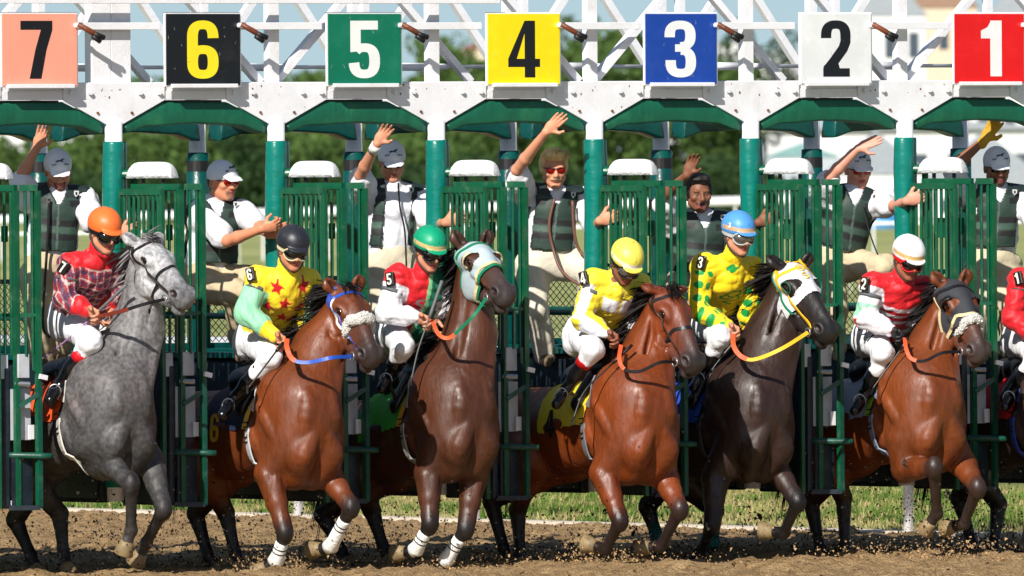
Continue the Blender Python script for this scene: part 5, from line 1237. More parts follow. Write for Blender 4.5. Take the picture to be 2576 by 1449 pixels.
def jockey(n_, label, j, silk, skin=SK, helm=srgb(240, 110, 40), hband=None, brim=None, gog=(None, None), mouth='closed', sleeve=None, colfn=None, collar=None, breech=WHITEC, legcuff=None, glove=None, fd=None, hu=None, silkm=None, cuff=None, breechfn=None, stubble=None):
    H = HS[n_]; Y = H.Y; J = {}
    yh = Y - .02; D = {'head': yh, 'neck': yh + .10, 'chest': yh + .18, 'waist': Y + .36, 'pelvis': Y + .50,
         'shR': yh + .08, 'elR': Y + .02, 'wrR': Y - .06, 'shL': yh + .22, 'elL': Y + .22, 'wrL': Y + .20,
         'hipR': Y + .44, 'knR': Y - .10, 'anR': Y + .05, 'toR': Y - .04, 'hipL': Y + .58, 'knL': Y + .40, 'anL': Y + .62, 'toL': Y + .55}
    for k, v in j.items():
        if k in D: J[k] = P(v[0], v[1], D[k] + (v[2] if len(v) > 2 else 0))
    J['wrL'] = J['wrL'] + Vector((.045, .05, .015)); gl = glove or skin
    # hands closed on the reins
    hd = []
    for s in 'RL':
        w = vec(J['wr'+s]); e = vec(J['el'+s]); d = unit(w - e); d = unit(d*.6 + vec((.35, -.35, -.15))); hd += hand_prims(w, d, vec((-.1, .3, -.9)), vec((-.1, -.5, .8)) if s == 'R' else vec((.1, -.4, .9)), gl, 'fist', .2, 1.12)
    J['hands'] = hd
    fdv = fd if fd is not None else (.42, -.80, -.32); huv = hu if hu is not None else (.1, -.15, 1)
    p = make_person(label, J, fdv, huv, skin, mouth=mouth, stubble=stubble); J = p.J
    sl = sleeve or silk
    pr = torso_prims(p, (.150, .132, .125), .80, .004, silk) 
    pr.append(cone(J['neck'], J['chest'], .062, .11, k=.04, col=silk))
    for s in 'RL': pr += arm_prims(p, s, r=(.072, .062, .054, .034), col=sl)
    if cuff is not None:
        for s in 'RL': pr.append(cone(J['wr'+s]*.75 + J['el'+s]*.25, J['wr'+s], .040, .035, k=.01, col=cuff))
    wd = unit(J['neck'] - J['pelvis'])
    pr.append(cone(p.G(-.025, 0, -.095), J['neck'] + p.fr*.02, .056, .066, k=.02, col=collar if collar is not None else silk))
    sm = sdf_mesh('silks', pr, .0065, silkm or SILK, p.root, colfn=(lambda V, C: colfn(V, C, p)) if colfn else None, wrinkle=.009, wfreq=15, seed=n_, cs=.006)
    p.silks = sm
    for s in 'RL':
        w = J['wr'+s]; d = unit(w - J['el'+s]); off = vec(p.root.location); mb = MB(); mb.tube([w - d*.035 - off, w - d*.022 - off], .0395, 14); mb.build('cuff_band', BLK, p.root, smooth=True)
    prb = [cone(J['waist'], J['pelvis'], .105, .118, k=.05, col=breech)]
    for s in 'RL': prb += leg_prims(p, s, (.092, .066, .058, .048), breech, .26 if legcuff is not None else .40)
    for s in 'RL': prb.append(ellip(J['hip'+s] - wd*.03, (.10, .10, .10), k=.05, col=breech))
    sdf_mesh('breeches', prb, .0085, COTTON, p.root, wrinkle=.007, wfreq=13, seed=n_+20, colfn=(lambda V, C: breechfn(V, C, p)) if breechfn else None)
    for s in 'RL':
        kn, an, to = J['kn'+s], J['an'+s], J['to'+s]; d = unit(an - kn); t0 = kn + (an-kn)*(.40 if legcuff is not None else .30)
        sdf_mesh('boot', [cone(t0, kn*.35+an*.65, .052, .050, k=.02), cone(kn*.35+an*.65, an, .048, .037, k=.03), cone(an, to, .037, .026, k=.02), ellip(an - unit(to-an)*.025 + d*.015, (.034, .034, .034), k=.02), cone(to - unit(to-an)*.05, to + unit(to-an)*.012, .036, .033, k=.02)], .0075, BOOT, p.root)
        if legcuff is not None:
            off = vec(p.root.location); mb = MB(); mb.tube([kn + (an-kn)*.24 - off, kn + (an-kn)*.30 - off, kn + (an-kn)*.42 - off], [.054, .057, .054], 16); mb.build('boot_cuff', mat('cuff_%d' % label_id(legcuff), legcuff, .5), p.root, smooth=True)
    helmet(p, helm, brim, hband); goggles(p, gog[0] or BLK, gog[1] or LENS)
    if collar is not None: neckerchief(p, collar)
    return p
def front_uv(p, V):
    """garment coordinates: x across the chest (towards the wearer's right), y up the spine, d out of the chest"""
    J = p.J; q = V - J['chest']; return q @ p.side, q @ p.sp, q @ p.fr
def star(x, y, cx, cy, r):
    dx, dy = x - cx, y - cy; a = np.arctan2(dx, dy); rr = np.hypot(dx, dy); k = 2*np.pi/5; b = np.abs(((a + k/2) % k) - k/2); ri = r*.42
    # distance to star edge in polar form
    x1, y1 = r, 0.0; x2, y2 = ri*np.cos(k/2), ri*np.sin(k/2); px, py = rr*np.cos(b), rr*np.sin(b)
    return (px - x1)*(y2 - y1) - (py - y1)*(x2 - x1) < 0
RED = srgb(206, 22, 34); YEL = srgb(246, 216, 40)
def plaid(V, C, p):
    x, y, d = front_uv(p, V); C = C.copy(); J = p.J
    arm = np.abs(x) > .17
    base = np.array(srgb(150, 40, 48)); navy = np.array(srgb(34, 34, 74)); wht = np.array(srgb(214, 206, 200)); C[:] = base
    a = (V @ p.side * 1.0 + (V @ p.fr) * .25) / .050; b = (V @ p.sp + V @ p.fr*.3) / .050
    for q, ph in ((a, 0), (b, .4)):
        f = (q + ph) % 1.0; C[(f > .05) & (f < .34)] = C[(f > .05) & (f < .34)] * .35 + navy * .65; C[(f > .55) & (f < .70)] = C[(f > .55) & (f < .70)]*.35 + wht*.65
        C[(f > .80) & (f < .90)] = C[(f > .80) & (f < .90)]*.5 + np.array(srgb(190, 30, 40))*.5
    yoke = (y > .135) & (np.linalg.norm(V - J['neck'], axis=1) < .22); C[yoke] = RED
    for s in 'RL':
        e, w = J['el'+s], J['wr'+s]; t = (V - e) @ (w - e) / ((w - e) @ (w - e)); m_ = (t > .55) & (np.linalg.norm(V - (e + (w-e)*t[:, None]), axis=1) < .085); C[m_] = RED
    return C
def stars(V, C, p):
    x, y, d = front_uv(p, V); C = C.copy(); J = p.J; arm = np.zeros(len(V), bool)
    for s in 'RL':
        a, e, w = J['sh'+s], J['el'+s], J['wr'+s]; q = a + (e-a)*.30; t = (V - q) @ (e - a); near = np.linalg.norm(V - (a + (e-a)*np.clip(((V-a) @ (e-a))/((e-a) @ (e-a)), 0, 1)[:, None]), axis=1) < .10
        arm |= (t > 0) & near & (np.abs(x) > .125)
        t2 = (V - e) @ (w - e) / ((w-e) @ (w-e)); nr = np.linalg.norm(V - (e + (w-e)*np.clip(t2, 0, 1)[:, None]), axis=1) < .085; arm |= (t2 > -.1) & nr & (np.abs(x) > .13)
    body = ~arm & (d > -.02)
    for cx, cy in ((.10, .12), (-.075, .13), (.03, .035), (.12, -.03), (-.08, -.0), (.0, -.10), (.13, -.14), (-.07, -.13), (.03, -.21), (.12, -.25)): C[body & star(x, y, cx, cy, .050)] = RED
    C[~arm & (np.linalg.norm(V - J['neck'] - p.fr*.02, axis=1) < .060)] = RED
    G_ = np.array(srgb(140, 205, 165)); C[arm] = G_
    for s in 'RL':
        e, w = J['el'+s], J['wr'+s]; t = (V - e) @ (w - e) / ((w - e) @ (w - e)); m_ = (t > .70) & (np.linalg.norm(V - (e + (w-e)*t[:, None]), axis=1) < .08); C[m_] = YEL
    return C
def redgreen(V, C, p):
    x, y, d = front_uv(p, V); C = C.copy(); J = p.J; body = np.abs(x) < .165
    arm = np.zeros(len(V), bool)
    for s in 'RL':
        a, e, w = J['sh'+s], J['el'+s], J['wr'+s]; t = (V-a) @ (e-a) / ((e-a) @ (e-a)); near = np.linalg.norm(V - (a + (e-a)*np.clip(t, 0, 1)[:, None]), axis=1) < .10; arm |= (t > .22) & near & (np.abs(x) > .11)
        t2 = (V - e) @ (w - e) / ((w-e) @ (w-e)); arm |= (t2 > -.1) & (np.linalg.norm(V - (e + (w-e)*np.clip(t2, 0, 1)[:, None]), axis=1) < .085) & (np.abs(x) > .10)
    C[:] = RED; C[x < 0.01] = srgb(16, 126, 92); C[(x < .015) & (x > -.012)] = srgb(130, 205, 150); C[arm] = srgb(226, 226, 232)
    return C
def yellowwhite(V, C, p):
    x, y, d = front_uv(p, V); C = C.copy(); J = p.J; W_ = np.array(srgb(230, 230, 238)); Y_ = np.array(srgb(238, 218, 50)); C[:] = Y_
    C[(y > .005) & (y < .10) & (d > -.02)] = W_; C[(np.abs(x) < .010) & (d > 0)] = srgb(232, 214, 90)
    for s in 'RL':
        for (a, e) in ((J['sh'+s], J['el'+s]), (J['el'+s], J['wr'+s])):
            t = (V-a) @ (e-a) / ((e-a) @ (e-a)); c0 = a + (e-a)*np.clip(t, 0, 1)[:, None]; near = (np.linalg.norm(V - c0, axis=1) < .095) & (t > .15) & (t < 1.1) & (np.abs(x) > .10); rad = (V - c0); ang = np.arctan2(rad @ p.fr, rad @ p.side)
            C[near] = Y_; C[near & (np.sin(ang*2 + .6) > .35)] = W_
    return C
def greendots(V, C, p):
    x, y, d = front_uv(p, V); C = C.copy(); J = p.J; G_ = np.array(srgb(10, 148, 62))
    for s in 'RL':
        for (a, e) in ((J['sh'+s], J['el'+s]), (J['el'+s], J['wr'+s])):
            L_ = np.linalg.norm(e-a); t = (V-a) @ (e-a) / L_ ** 2; c0 = a + (e-a)*t[:, None]; near = (np.linalg.norm(V - c0, axis=1) < .095) & (t > .12) & (t < 1.0) & (np.abs(x) > .09); rad = V - c0
            ang = np.arctan2(rad @ p.fr, rad @ p.side); ll = (t * L_ / .085) % 1 - .5; aa = ((ang / 1.35) % 1 - .5); C[near & ((ll*.085)**2 + (aa*1.35*.055)**2 < .026**2)] = G_
    # the swirling green monogram on the chest
    def near_curve(pts, w):
        m_ = np.zeros(len(V), bool)
        for (x0_, y0_), (x1_, y1_) in zip(pts[:-1], pts[1:]):
            dx, dy = x1_-x0_, y1_-y0_; t = np.clip(((x-x0_)*dx + (y-y0_)*dy)/(dx*dx+dy*dy), 0, 1); m_ |= np.hypot(x-(x0_+dx*t), y-(y0_+dy*t)) < w
        return m_ & (d > .02)
    el = [(-.02 + .045*math.cos(a), .0 + .028*math.sin(a)) for a in np.linspace(0, 6.28, 18)]
    C[near_curve(el, .0058)] = G_; C[near_curve([(.05, -.06), (.0, -.05), (-.05, -.02), (-.08, -.06), (-.03, -.075), (.02, -.10), (-.04, -.11)], .0055)] = G_; C[near_curve([(.03, .01), (.05, -.06), (.06, -.03)], .0055)] = G_
    C[np.linalg.norm(V - J['neck'] - p.fr*.03, axis=1) < .07] = G_
    return C
def redstripes(V, C, p):
    x, y, d = front_uv(p, V); C = C.copy(); J = p.J; W_ = np.array(srgb(226, 222, 228)); C[:] = RED
    for y0_ in (.02, -.045, -.11): C[(np.abs(y - y0_ + np.abs(x)*.12 ) < .015) & (np.abs(x) < .19)] = W_
    for s in 'RL':
        for q, (a, e) in enumerate(((J['sh'+s], J['el'+s]), (J['el'+s], J['wr'+s]))):
            t = (V-a) @ (e-a) / ((e-a) @ (e-a)); c0 = a + (e-a)*np.clip(t, 0, 1)[:, None]; near = (np.linalg.norm(V - c0, axis=1) < .095) & (t > (.12 if q == 0 else -.1)) & (t < 1.1) & (np.abs(x) > .10); C[near] = W_
            if q == 0: C[near & (t > .62) & (t < 1.02)] = srgb(150, 216, 178)
    return C
def redyellow(V, C, p):
    x, y, d = front_uv(p, V); C = C.copy(); C[:] = RED; C[(y > .0)] = srgb(236, 214, 60); C[(x > .12) & (y > -.12)] = RED; return C
JK = {}
JK[7] = jockey(7, 'jockey in red plaid silks and orange helmet on the grey horse', dict(head=(262, 585), neck=(240, 652), chest=(228, 690), waist=(208, 760), pelvis=(178, 792), shR=(176, 668), elR=(160, 752), wrR=(218, 780), shL=(292, 672), elL=(302, 736), wrL=(262, 776),
    hipR=(168, 810), knR=(228, 858), anR=(152, 968), toR=(128, 1004), hipL=(200, 800), knL=(275, 830), anL=(262, 930), toL=(240, 960)), srgb(150, 40, 48), helm=srgb(244, 112, 48), colfn=plaid, collar=RED, legcuff=srgb(214, 24, 40), fd=(.45, -.80, -.30))
JK[6] = jockey(6, 'jockey in yellow silks with red stars and black helmet', dict(head=(736, 628), neck=(722, 700), chest=(712, 735), waist=(680, 800), pelvis=(648, 842), shR=(650, 702), elR=(618, 788), wrR=(688, 842, -.02), shL=(772, 706), elL=(780, 780), wrL=(742, 838),
    hipR=(634, 860), knR=(682, 898), anR=(592, 1000), toR=(562, 1042), hipL=(670, 850), knL=(735, 880), anL=(720, 980), toL=(700, 1010)), YEL, helm=srgb(36, 38, 46), colfn=stars, gog=(mat('cream_frame', srgb(210, 200, 160), .5), LENS), fd=(.30, -.86, -.30), skin=srgb(196, 130, 98))
JK[5] = jockey(5, 'jockey in red and green silks and green helmet leaning beside the brown horse', dict(head=(1080, 630), neck=(1062, 702), chest=(1056, 735), waist=(1040, 800), pelvis=(1012, 840), shR=(1000, 698), elR=(972, 786), wrR=(1048, 800), shL=(1118, 700), elL=(1124, 770), wrL=(1080, 800),
    hipR=(990, 835), knR=(1014, 872), anR=(984, 940), toR=(962, 975), hipL=(1050, 835), knL=(1110, 845), anL=(1100, 930), toL=(1080, 960)), RED, helm=srgb(0, 152, 110), hband=srgb(200, 176, 120), colfn=redgreen, mouth='ajar', fd=(.42, -.80, -.36))
JK[4] = jockey(4, 'jockey looking down in yellow and white silks and yellow helmet', dict(head=(1574, 662), neck=(1552, 718), chest=(1540, 745), waist=(1512, 810), pelvis=(1478, 838), shR=(1496, 708), elR=(1464, 800), wrR=(1524, 838), shL=(1606, 720), elL=(1612, 790), wrL=(1566, 842),
    hipR=(1462, 850), knR=(1492, 878), anR=(1428, 975), toR=(1402, 1014), hipL=(1500, 850), knL=(1560, 868), anL=(1545, 960), toL=(1530, 990)), srgb(238, 218, 50), helm=srgb(238, 222, 88), hband=srgb(232, 226, 200), colfn=yellowwhite, legcuff=srgb(196, 20, 24), fd=(.35, -.72, -.62), skin=srgb(140, 84, 62), gog=(BLK, LENSC))
JK[3] = jockey(3, 'jockey in yellow silks with green spots and blue helmet', dict(head=(1857, 592), neck=(1838, 662), chest=(1828, 700), waist=(1808, 762), pelvis=(1780, 800), shR=(1768, 672), elR=(1758, 778), wrR=(1828, 820), shL=(1888, 678), elL=(1890, 770), wrL=(1858, 822),
    hipR=(1768, 815), knR=(1812, 846), anR=(1770, 940), toR=(1748, 972), hipL=(1800, 810), knL=(1870, 830), anL=(1860, 910), toL=(1850, 940)), srgb(248, 214, 24), helm=srgb(78, 148, 216), hband=srgb(206, 168, 130), colfn=greendots, fd=(.50, -.80, -.22), gog=(mat('clear_frame', srgb(190, 190, 190), .3), LENSC))
JK[2] = jockey(2, 'jockey in red silks with white hoops, white helmet and red goggles', dict(head=(2284, 652), neck=(2268, 718), chest=(2258, 745), waist=(2232, 808), pelvis=(2200, 842), shR=(2196, 715), elR=(2176, 800), wrR=(2240, 832), shL=(2322, 728), elL=(2326, 795), wrL=(2284, 836),
    hipR=(2186, 850), knR=(2222, 888), anR=(2178, 990), toR=(2152, 1030), hipL=(2220, 850), knL=(2290, 870), anL=(2280, 960), toL=(2260, 990)), RED, helm=srgb(236, 236, 238), hband=srgb(206, 170, 110), colfn=redstripes, glove=srgb(30, 32, 36), gog=(mat('red_frame', srgb(210, 24, 26), .4), LENS), fd=(.40, -.78, -.42), skin=srgb(160, 100, 76), mouth='ajar')
JK[1] = jockey(1, 'jockey in red and yellow silks at the right edge of the picture', dict(head=(2668, 620), neck=(2645, 690), chest=(2635, 725), waist=(2610, 790), pelvis=(2580, 838), shR=(2568, 705), elR=(2548, 800), wrR=(2610, 850), shL=(2700, 700), elL=(2705, 780), wrL=(2665, 840),
    hipR=(2562, 855), knR=(2606, 890), anR=(2550, 985), toR=(2530, 1020), hipL=(2600, 850), knL=(2670, 870), anL=(2660, 960), toL=(2640, 990)), RED, colfn=redyellow, helm=srgb(230, 60, 50))
# ------------------------------------------------------------------ saddles, cloths, girths, hoods, bridles, reins
LCL = mat('cloth_vcol', vcol=True, rough=.7, var=.06, bump=.4, bscale=20)
def inflate(prims, r):
    out = []
    for q in prims:
        import copy; c = copy.copy(q)
        if q.sub: continue
        if q.kind == 'e': c.rr = q.rr + r
        else: c.ra = q.ra + r; c.rb = q.rb + r
        out.append(c)
    return out
def local(H, V): q = V - H.C; return q @ H.a, q @ H.rt, q @ H.up
def saddle_kit(H, cloth, flap, girthc=(.55, .56, .60), digit=None, dcol=None, z0=-.02, rear=-.78, under=None):
    pi = inflate(H.tor, .014); f_edge = lambda z: -.10 + .42*(z - .3)
    keep = lambda V: (lambda f, s, z: (f < f_edge(z)) & (f > rear) & (z > z0 + .10*np.clip(f + .45, -1, 0)) & (np.abs(s) > .02))(*local(H, V))
    def cf(V, C):
        f, s, z = local(H, V); C = C.copy(); C[:] = cloth; C[(f > f_edge(z) - .07)] = flap; return C
    o = sdf_mesh('saddle_cloth', pi, .012, LCL, H.root, colfn=cf, keep=keep)
    off = vec(H.root.location)
    sdf_mesh('saddle', [cone(H.LF(-.22, 0, .345), H.LF(-.62, 0, .30), .075, .10, k=.03, flat=(H.rt, 1.2)), cone(H.LF(-.18, .0, .36), H.LF(-.2, 0, .43), .05, .03, k=.03), cone(H.LF(-.25, .15, .28), H.LF(-.30, .24, .12), .05, .05, k=.04, flat=(H.rt, .35)), cone(H.LF(-.25, -.15, .28), H.LF(-.30, -.24, .12), .05, .05, k=.04, flat=(H.rt, .35))], .011, BLK, H.root)
    pts = [H.C + H.a*(-.21 - .03*math.sin(t)) + H.rt*.38*math.cos(t) + H.up*(.42*math.sin(t)) for t in np.linspace(.35, 2*math.pi + .0, 60)]
    gm = mat('girth_%d' % label_id(girthc), girthc, .7, bump=.3)
    p_, n_ = project(H.tor, np.array([q for q in pts]), 10, .018); band('girth', p_, n_, .075, .006, gm, H.root)
    for dz in (.02, -.09):
        q, nn = project(H.tor, np.array([H.C + H.a*-.215 + H.rt*.36 + H.up*dz]), 10, .03); mb = MB(); c_ = q[0] - off
        mb.beam(c_ - H.up*.015 - H.a*.03, c_ - H.up*.015 + H.a*.03, .008, .008); mb.beam(c_ + H.up*.015 - H.a*.03, c_ + H.up*.015 + H.a*.03, .008, .008); mb.build('girth_buckle', BLK, H.root)
    if digit:
        q, nn = project(H.tor, np.array([H.LF(-.60, .34, .02)]), 10, .035); ey = unit(H.up); ex = unit(np.cross(ey, nn[0])); ex = ex if ex[0] > 0 else -ex; ey = unit(np.cross(nn[0], ex))
        ey = ey if ey[2] > 0 else -ey
        digit_mesh('cloth_numeral', digit, Vector(q[0] - off - ex*.06 - ey*.09), Vector(ex), Vector(ey), .18, .0, mat('cn_%d' % label_id(dcol), dcol, .6), o)
HOODCUP = mat('cream_cup', srgb(206, 196, 160), .5)
def hood(H, material, tmax=.60, col=(1, 1, 1), cup=True, cupm=None, eye_r=.085, trim=None, jaw=True, tmin=-.06, pattern=None):
    pi = inflate(H.hp[:], .008); K = 1.24; o0 = H.Hd(0, 0, 0)
    # leave the ears out of the hood
    pi = [q for q in pi if not (q.kind == 'c' and q.flat is not None and q.ra in (.042+.008, .046+.008))]
    def loc(V): q = (V - o0) / H.Lh; return q @ H.Lv, q @ H.F / K, q @ H.S / K
    def keep(V):
        t, f, s = loc(V); lim = tmax - .25*np.clip(-f, 0, .3) - .0; eyes = np.zeros(len(V), bool)
        for sg in (1, -1): eyes |= ((t - .315)**2 + (f - .03)**2 < eye_r**2) & (s*sg > .05)
        return (t < lim) & (t > tmin) & ~eyes
    cf = None
    o = sdf_mesh('blinker_hood', pi, .0075, material, H.root, keep=keep, colfn=(lambda V, C: np.tile(np.array(col), (len(V), 1))))
    off = vec(H.root.location)
    for s in (1, -1):
        n = 22; an = np.linspace(0, 2*math.pi, n+1)[:-1]
        pts = [] if cup else [H.Hd(.315 + math.cos(a)*eye_r*1.05, .03 + math.sin(a)*eye_r*1.05/K*1.1, s*.24) for a in an]
        if pts: pp, nn = project(pi, np.array(pts), 10, .004); mb = MB(); ring_ = [q - off for q in pp]; mb.tube(ring_ + [ring_[0], ring_[1]], .006, 6, cap=False); mb.build('eye_trim', trim or material, o, smooth=True)
        if cup:      # half cup behind the eye
            ec = H.Hd(.305, .03, s*.12); HR_ = np.stack([H.Lv, H.F, H.S], 1); q_ = H.Lh*1.2
            sdf_mesh('blinker_cup', [ellip(ec, (.105*q_, .088*q_, .075*q_), HR_, k=.005), ellip(ec + H.Lv*.015, (.096*q_, .078*q_, .068*q_), HR_, k=.004, sub=True)], .006, cupm or HOODCUP, H.root, cut=lambda g: np.maximum((g - V3(ec)) @ V3(H.Lv) + .012, -((g - V3(ec)) @ V3(H.S*s)) + .0))
            continue
            mb = MB(); vs = []; fs = []; m_ = 14
            for i in range(m_ + 1):
                a = math.pi*.42 + math.pi*1.1*i/m_; base = H.Hd(.315 + math.cos(a)*eye_r, .03 + math.sin(a)*eye_r/K, s*.125); e = math.sin(math.pi*i/m_)
                vs += [base - off, base + H.S*s*.05*e + (-H.Lv)*(-.0)*e + H.Lv*.02*e - off]
            for i in range(m_): fs.append((2*i, 2*i+2, 2*i+3, 2*i+1))
            mb.add(vs, fs); c_ = mb.build('blinker_cup', cupm or HOODCUP, o, smooth=True); so = c_.modifiers.new('s', 'SOLIDIFY'); so.thickness = .008
    H.hoodp = pi; H.hoodo = o
    return o
WHL = mat('white_leather', srgb(232, 230, 226), .4); BLUEL = mat('blue_leather', srgb(34, 78, 176), .4, var=.1); CREAM = mat('cream_leather', srgb(214, 196, 150), .5)
ORL = mat('orange_rubber', srgb(232, 92, 50), .55); GRL = mat('green_web', srgb(10, 120, 84), .55); YLW = mat('yellow_web', srgb(240, 186, 40), .5); BRL = mat('brown_leather', srgb(110, 40, 26), .45)
H = HS[7]; bridle(H, BLK, noset=.60)
H = HS[6]; bridle(H, BLUEL, noset=.60, noseband=None); H.line('cheek_strap', [(.13, .05, .14), (.30, -.09, .17), (.55, -.10, .135), (.78, -.10, .11)], .018, WHL); fleece_roll(H, t=.55, r=.040)
H = HS[5]; hood(H, mat('pale_hood', srgb(168, 184, 190), .7, var=.15, bump=.5, bscale=14), tmax=.55, trim=HOODCUP); bridle(H, GRL, off=.010, noset=.60, cheek=False); H.ring('white_noseband', .56, .022, CREAM, off_=.012)
H = HS[4]; bridle(H, BLK, noset=.58)
H = HS[3]; hood(H, mat('white_hood', srgb(222, 222, 226), .75, var=.06, bump=.9, bscale=60), tmax=.50, trim=mat('green_trim', srgb(16, 80, 60), .5), cup=False, eye_r=.085); bridle(H, YLW, off=.010, noseband=None, cheekm=YLW); H.line('green_cheek', [(.0, .0, .16), (.25, -.12, .17), (.5, -.14, .13)], .014, GRL, off_=.013)
H = HS[2]; hood(H, mat('black_hood', srgb(48, 50, 56), .8, var=.15, bump=.5, bscale=14), tmax=.57, trim=BLK, cup=True, cupm=mat('black_cup', srgb(30, 30, 34), .3)); bridle(H, BLK, off=.010, noseband=None, cheek=False); H.line('cream_strap', [(.10, -.04, .17), (.3, -.16, .16), (.42, -.22, .13)], .02, CREAM, off_=.012); H.ring('cream_noseband', .545, .022, CREAM, off_=.012); fleece_roll(H, t=.615, r=.030)
HS[1] and bridle(HS[1], BLK)
H = HS[3]
for i, ch in enumerate('BS'):
    c_ = project(H.hoodp, np.array([H.Hd(.13 + .15*i, .25, .045)]), 10, .006)[0][0]; ey = unit(-H.Lv + H.S*.15); nn = unit(H.F + H.S*.55); ex = np.cross(ey, nn); text_obj('hood_letter', ch, c_, ex, ey, .085, mat('gold_thread', srgb(196, 168, 70), .5), H.hoodo, bold=.001)
def bitp(H): return UV(H.Hd(.845, -.085, .13)) + (float(H.Hd(.845, -.085, .15)[1]),)
REINB = mat('rein_leather', srgb(24, 22, 24), .75, spec=.2)
def rein_to(H, j, mids, m1, m2, split, w=.020):
    b = bitp(H); hnd = JK[j].J['wrR']; y0, y1 = b[2] - .03, float(hnd[1]) - .10; n = len(mids); pts = [b]
    for i, (u, v) in enumerate(mids): pts.append((u, v, y0 + (y1 - y0) * (i + 1) / n - (.14 if i < n-1 else .0)))
    return rein(H, pts, m1, m2, split, w)
rein_to(HS[7], 7, [(360, 766), (305, 783), (245, 797)], REINB, BRL, .55)
rein_to(HS[6], 6, [(835, 900), (775, 912), (737, 905), (722, 876), (722, 852)], BLUEL, ORL, .55, .024)
rein_to(HS[5], 5, [(1195, 790), (1160, 825), (1130, 850), (1104, 842), (1086, 804)], GRL, ORL, .52)
rein_to(HS[4], 4, [(1660, 912), (1610, 934), (1572, 930), (1558, 905), (1562, 868)], REINB, ORL, .62)
rein_to(HS[3], 3, [(1965, 878), (1900, 904), (1866, 898), (1846, 872), (1844, 838)], YLW, ORL, .50, .024)
rein_to(HS[2], 2, [(2370, 888), (2325, 908), (2293, 903), (2280, 880), (2276, 850)], REINB, ORL, .50)
WG = (.42, .44, .50)
saddle_kit(HS[7], srgb(226, 84, 30), srgb(244, 92, 30), srgb(200, 196, 188), '7', srgb(24, 18, 18))
saddle_kit(HS[6], srgb(28, 34, 60), srgb(238, 190, 70), srgb(190, 192, 196), '6', srgb(206, 160, 30))
saddle_kit(HS[5], srgb(60, 170, 40), srgb(238, 170, 50), srgb(160, 158, 150), None)
saddle_kit(HS[4], srgb(206, 190, 40), srgb(246, 200, 40), srgb(110, 112, 116), '4', srgb(16, 16, 20))
saddle_kit(HS[3], srgb(30, 70, 180), srgb(40, 100, 220), srgb(70, 66, 62), None)
saddle_kit(HS[2], srgb(150, 162, 184), srgb(150, 210, 50), srgb(120, 130, 150), None)
saddle_kit(HS[1], srgb(190, 20, 26), srgb(226, 24, 30), srgb(40, 70, 170), None)
# stirrups hang from the saddles by the boots
for n_, p in JK.items():
    H = HS[n_]; an, to = p.J['anR'], p.J['toR']; c_ = an*.4 + to*.6; off = vec(H.root.location); mb = MB(); pts = [c_ - off + np.array([.038*math.cos(a), -.0, .045*math.sin(a) + .012]) for a in np.linspace(0, 6.28, 15)]
    mb.tube(pts, .006, 6, cap=False); mb.build('stirrup', STEEL, H.root, smooth=True); mb = MB(); mb.beam(c_ + np.array([0, 0, .07]) - off, H.LF(-.27, .24, .16) - off, .022, .004, up=(0, 1, 0)); mb.build('stirrup_leather', BLK, H.root)
# number patches on the right arms, chest letters, names
def patch(j, ch, uv, tilt, size=.062, bg=BLK, fg=None):
    p = JK[j]; y = float((p.J['shR']*.55 + p.J['elR']*.45)[1]) - .085; c_ = vec(P(uv[0], uv[1], y)); nrm = unit((-.55, -.83, .05)); a = R(tilt); ex0 = unit(np.cross((0, 0, 1), -nrm)); ex0 = ex0 if ex0[0] > 0 else -ex0; ey0 = unit(np.cross(nrm, ex0)); ey0 = ey0 if ey0[2] > 0 else -ey0
    ex = ex0*math.cos(a) + ey0*math.sin(a); ey = ey0*math.cos(a) - ex0*math.sin(a); off = vec(p.root.location); nn = np.cross(ex, ey)
    mb = MB(); w, h = size, size*1.45; M3 = Matrix((ex.tolist(), nn.tolist(), ey.tolist())).transposed(); mb.box(c_ - off - nn*.012, (w, .024, h), M3); o = mb.build('number_patch', bg, p.root, bevel=.008)
    digit_mesh('patch_numeral', ch, Vector(c_ - off - ex*w*.30 - ey*h*.40 + nn*.0016), Vector(ex), Vector(ey), h*.80, .001, fg or mat('patch_white', srgb(226, 226, 210), .5), o, xs=1.12*w*.60/(h*.80*.62))
    a_, e_ = p.J['shR'], p.J['elR']; d = unit(e_ - a_); cc = a_ + d*np.dot(c_ - a_, d) + d*.055; mb = MB(); mb.tube([cc - d*.012 - off, cc + d*.012 - off], .079, 16); mb.build('arm_band', mat('grey_elastic', srgb(90, 94, 98), .6), p.root, smooth=True)
patch(7, '7', (157, 672), -28); patch(5, '5', (979, 702), 8); patch(3, '3', (1762, 660), -12); patch(2, '2', (2173, 714), -6)
for j, uv in ((6, (628, 690)), (4, (1466, 700)), (1, (2560, 700))): patch(j, {6: '6', 4: '4', 1: '1'}[j], uv, 15)
def chest_sheet(p, ch, x, y, h, material, name='silk_letter', lift=.152):
    J = p.J; off = vec(p.root.location); base = J['chest'] + p.side*x + p.sp*y + p.fr*lift; ex = -p.side; digit_mesh(name, ch, Vector(base - off), Vector(ex), Vector(p.sp), h, 0, material, p.silks, xs=1.1)
chest_sheet(JK[5], 'S', .090, -.005, .12, mat('silver_print', srgb(222, 220, 226), .5))
chest_sheet(JK[5], '1', -.045, .0, .095, mat('silver_print', srgb(222, 220, 226), .5))
p = JK[2]; a_, e_ = p.J['hipR'], p.J['knR']; c_ = vec(P(2202, 865, float((a_*.5+e_*.5)[1]) - .12)); text_obj('breeches_lettering', 'D Ponell', c_, (.70, -.1, -.70), (.70, .1, .70), .085, mat('black_ink', srgb(24, 24, 34), .6), p.root)
p = JK[3]; text_obj('helmet_numeral', '3', p.G(.040, .100, .075), p.fd*.9 - p.hs*.4, p.hu, .045, mat('patch_white', srgb(226, 226, 210), .5), p.root, bold=.002)
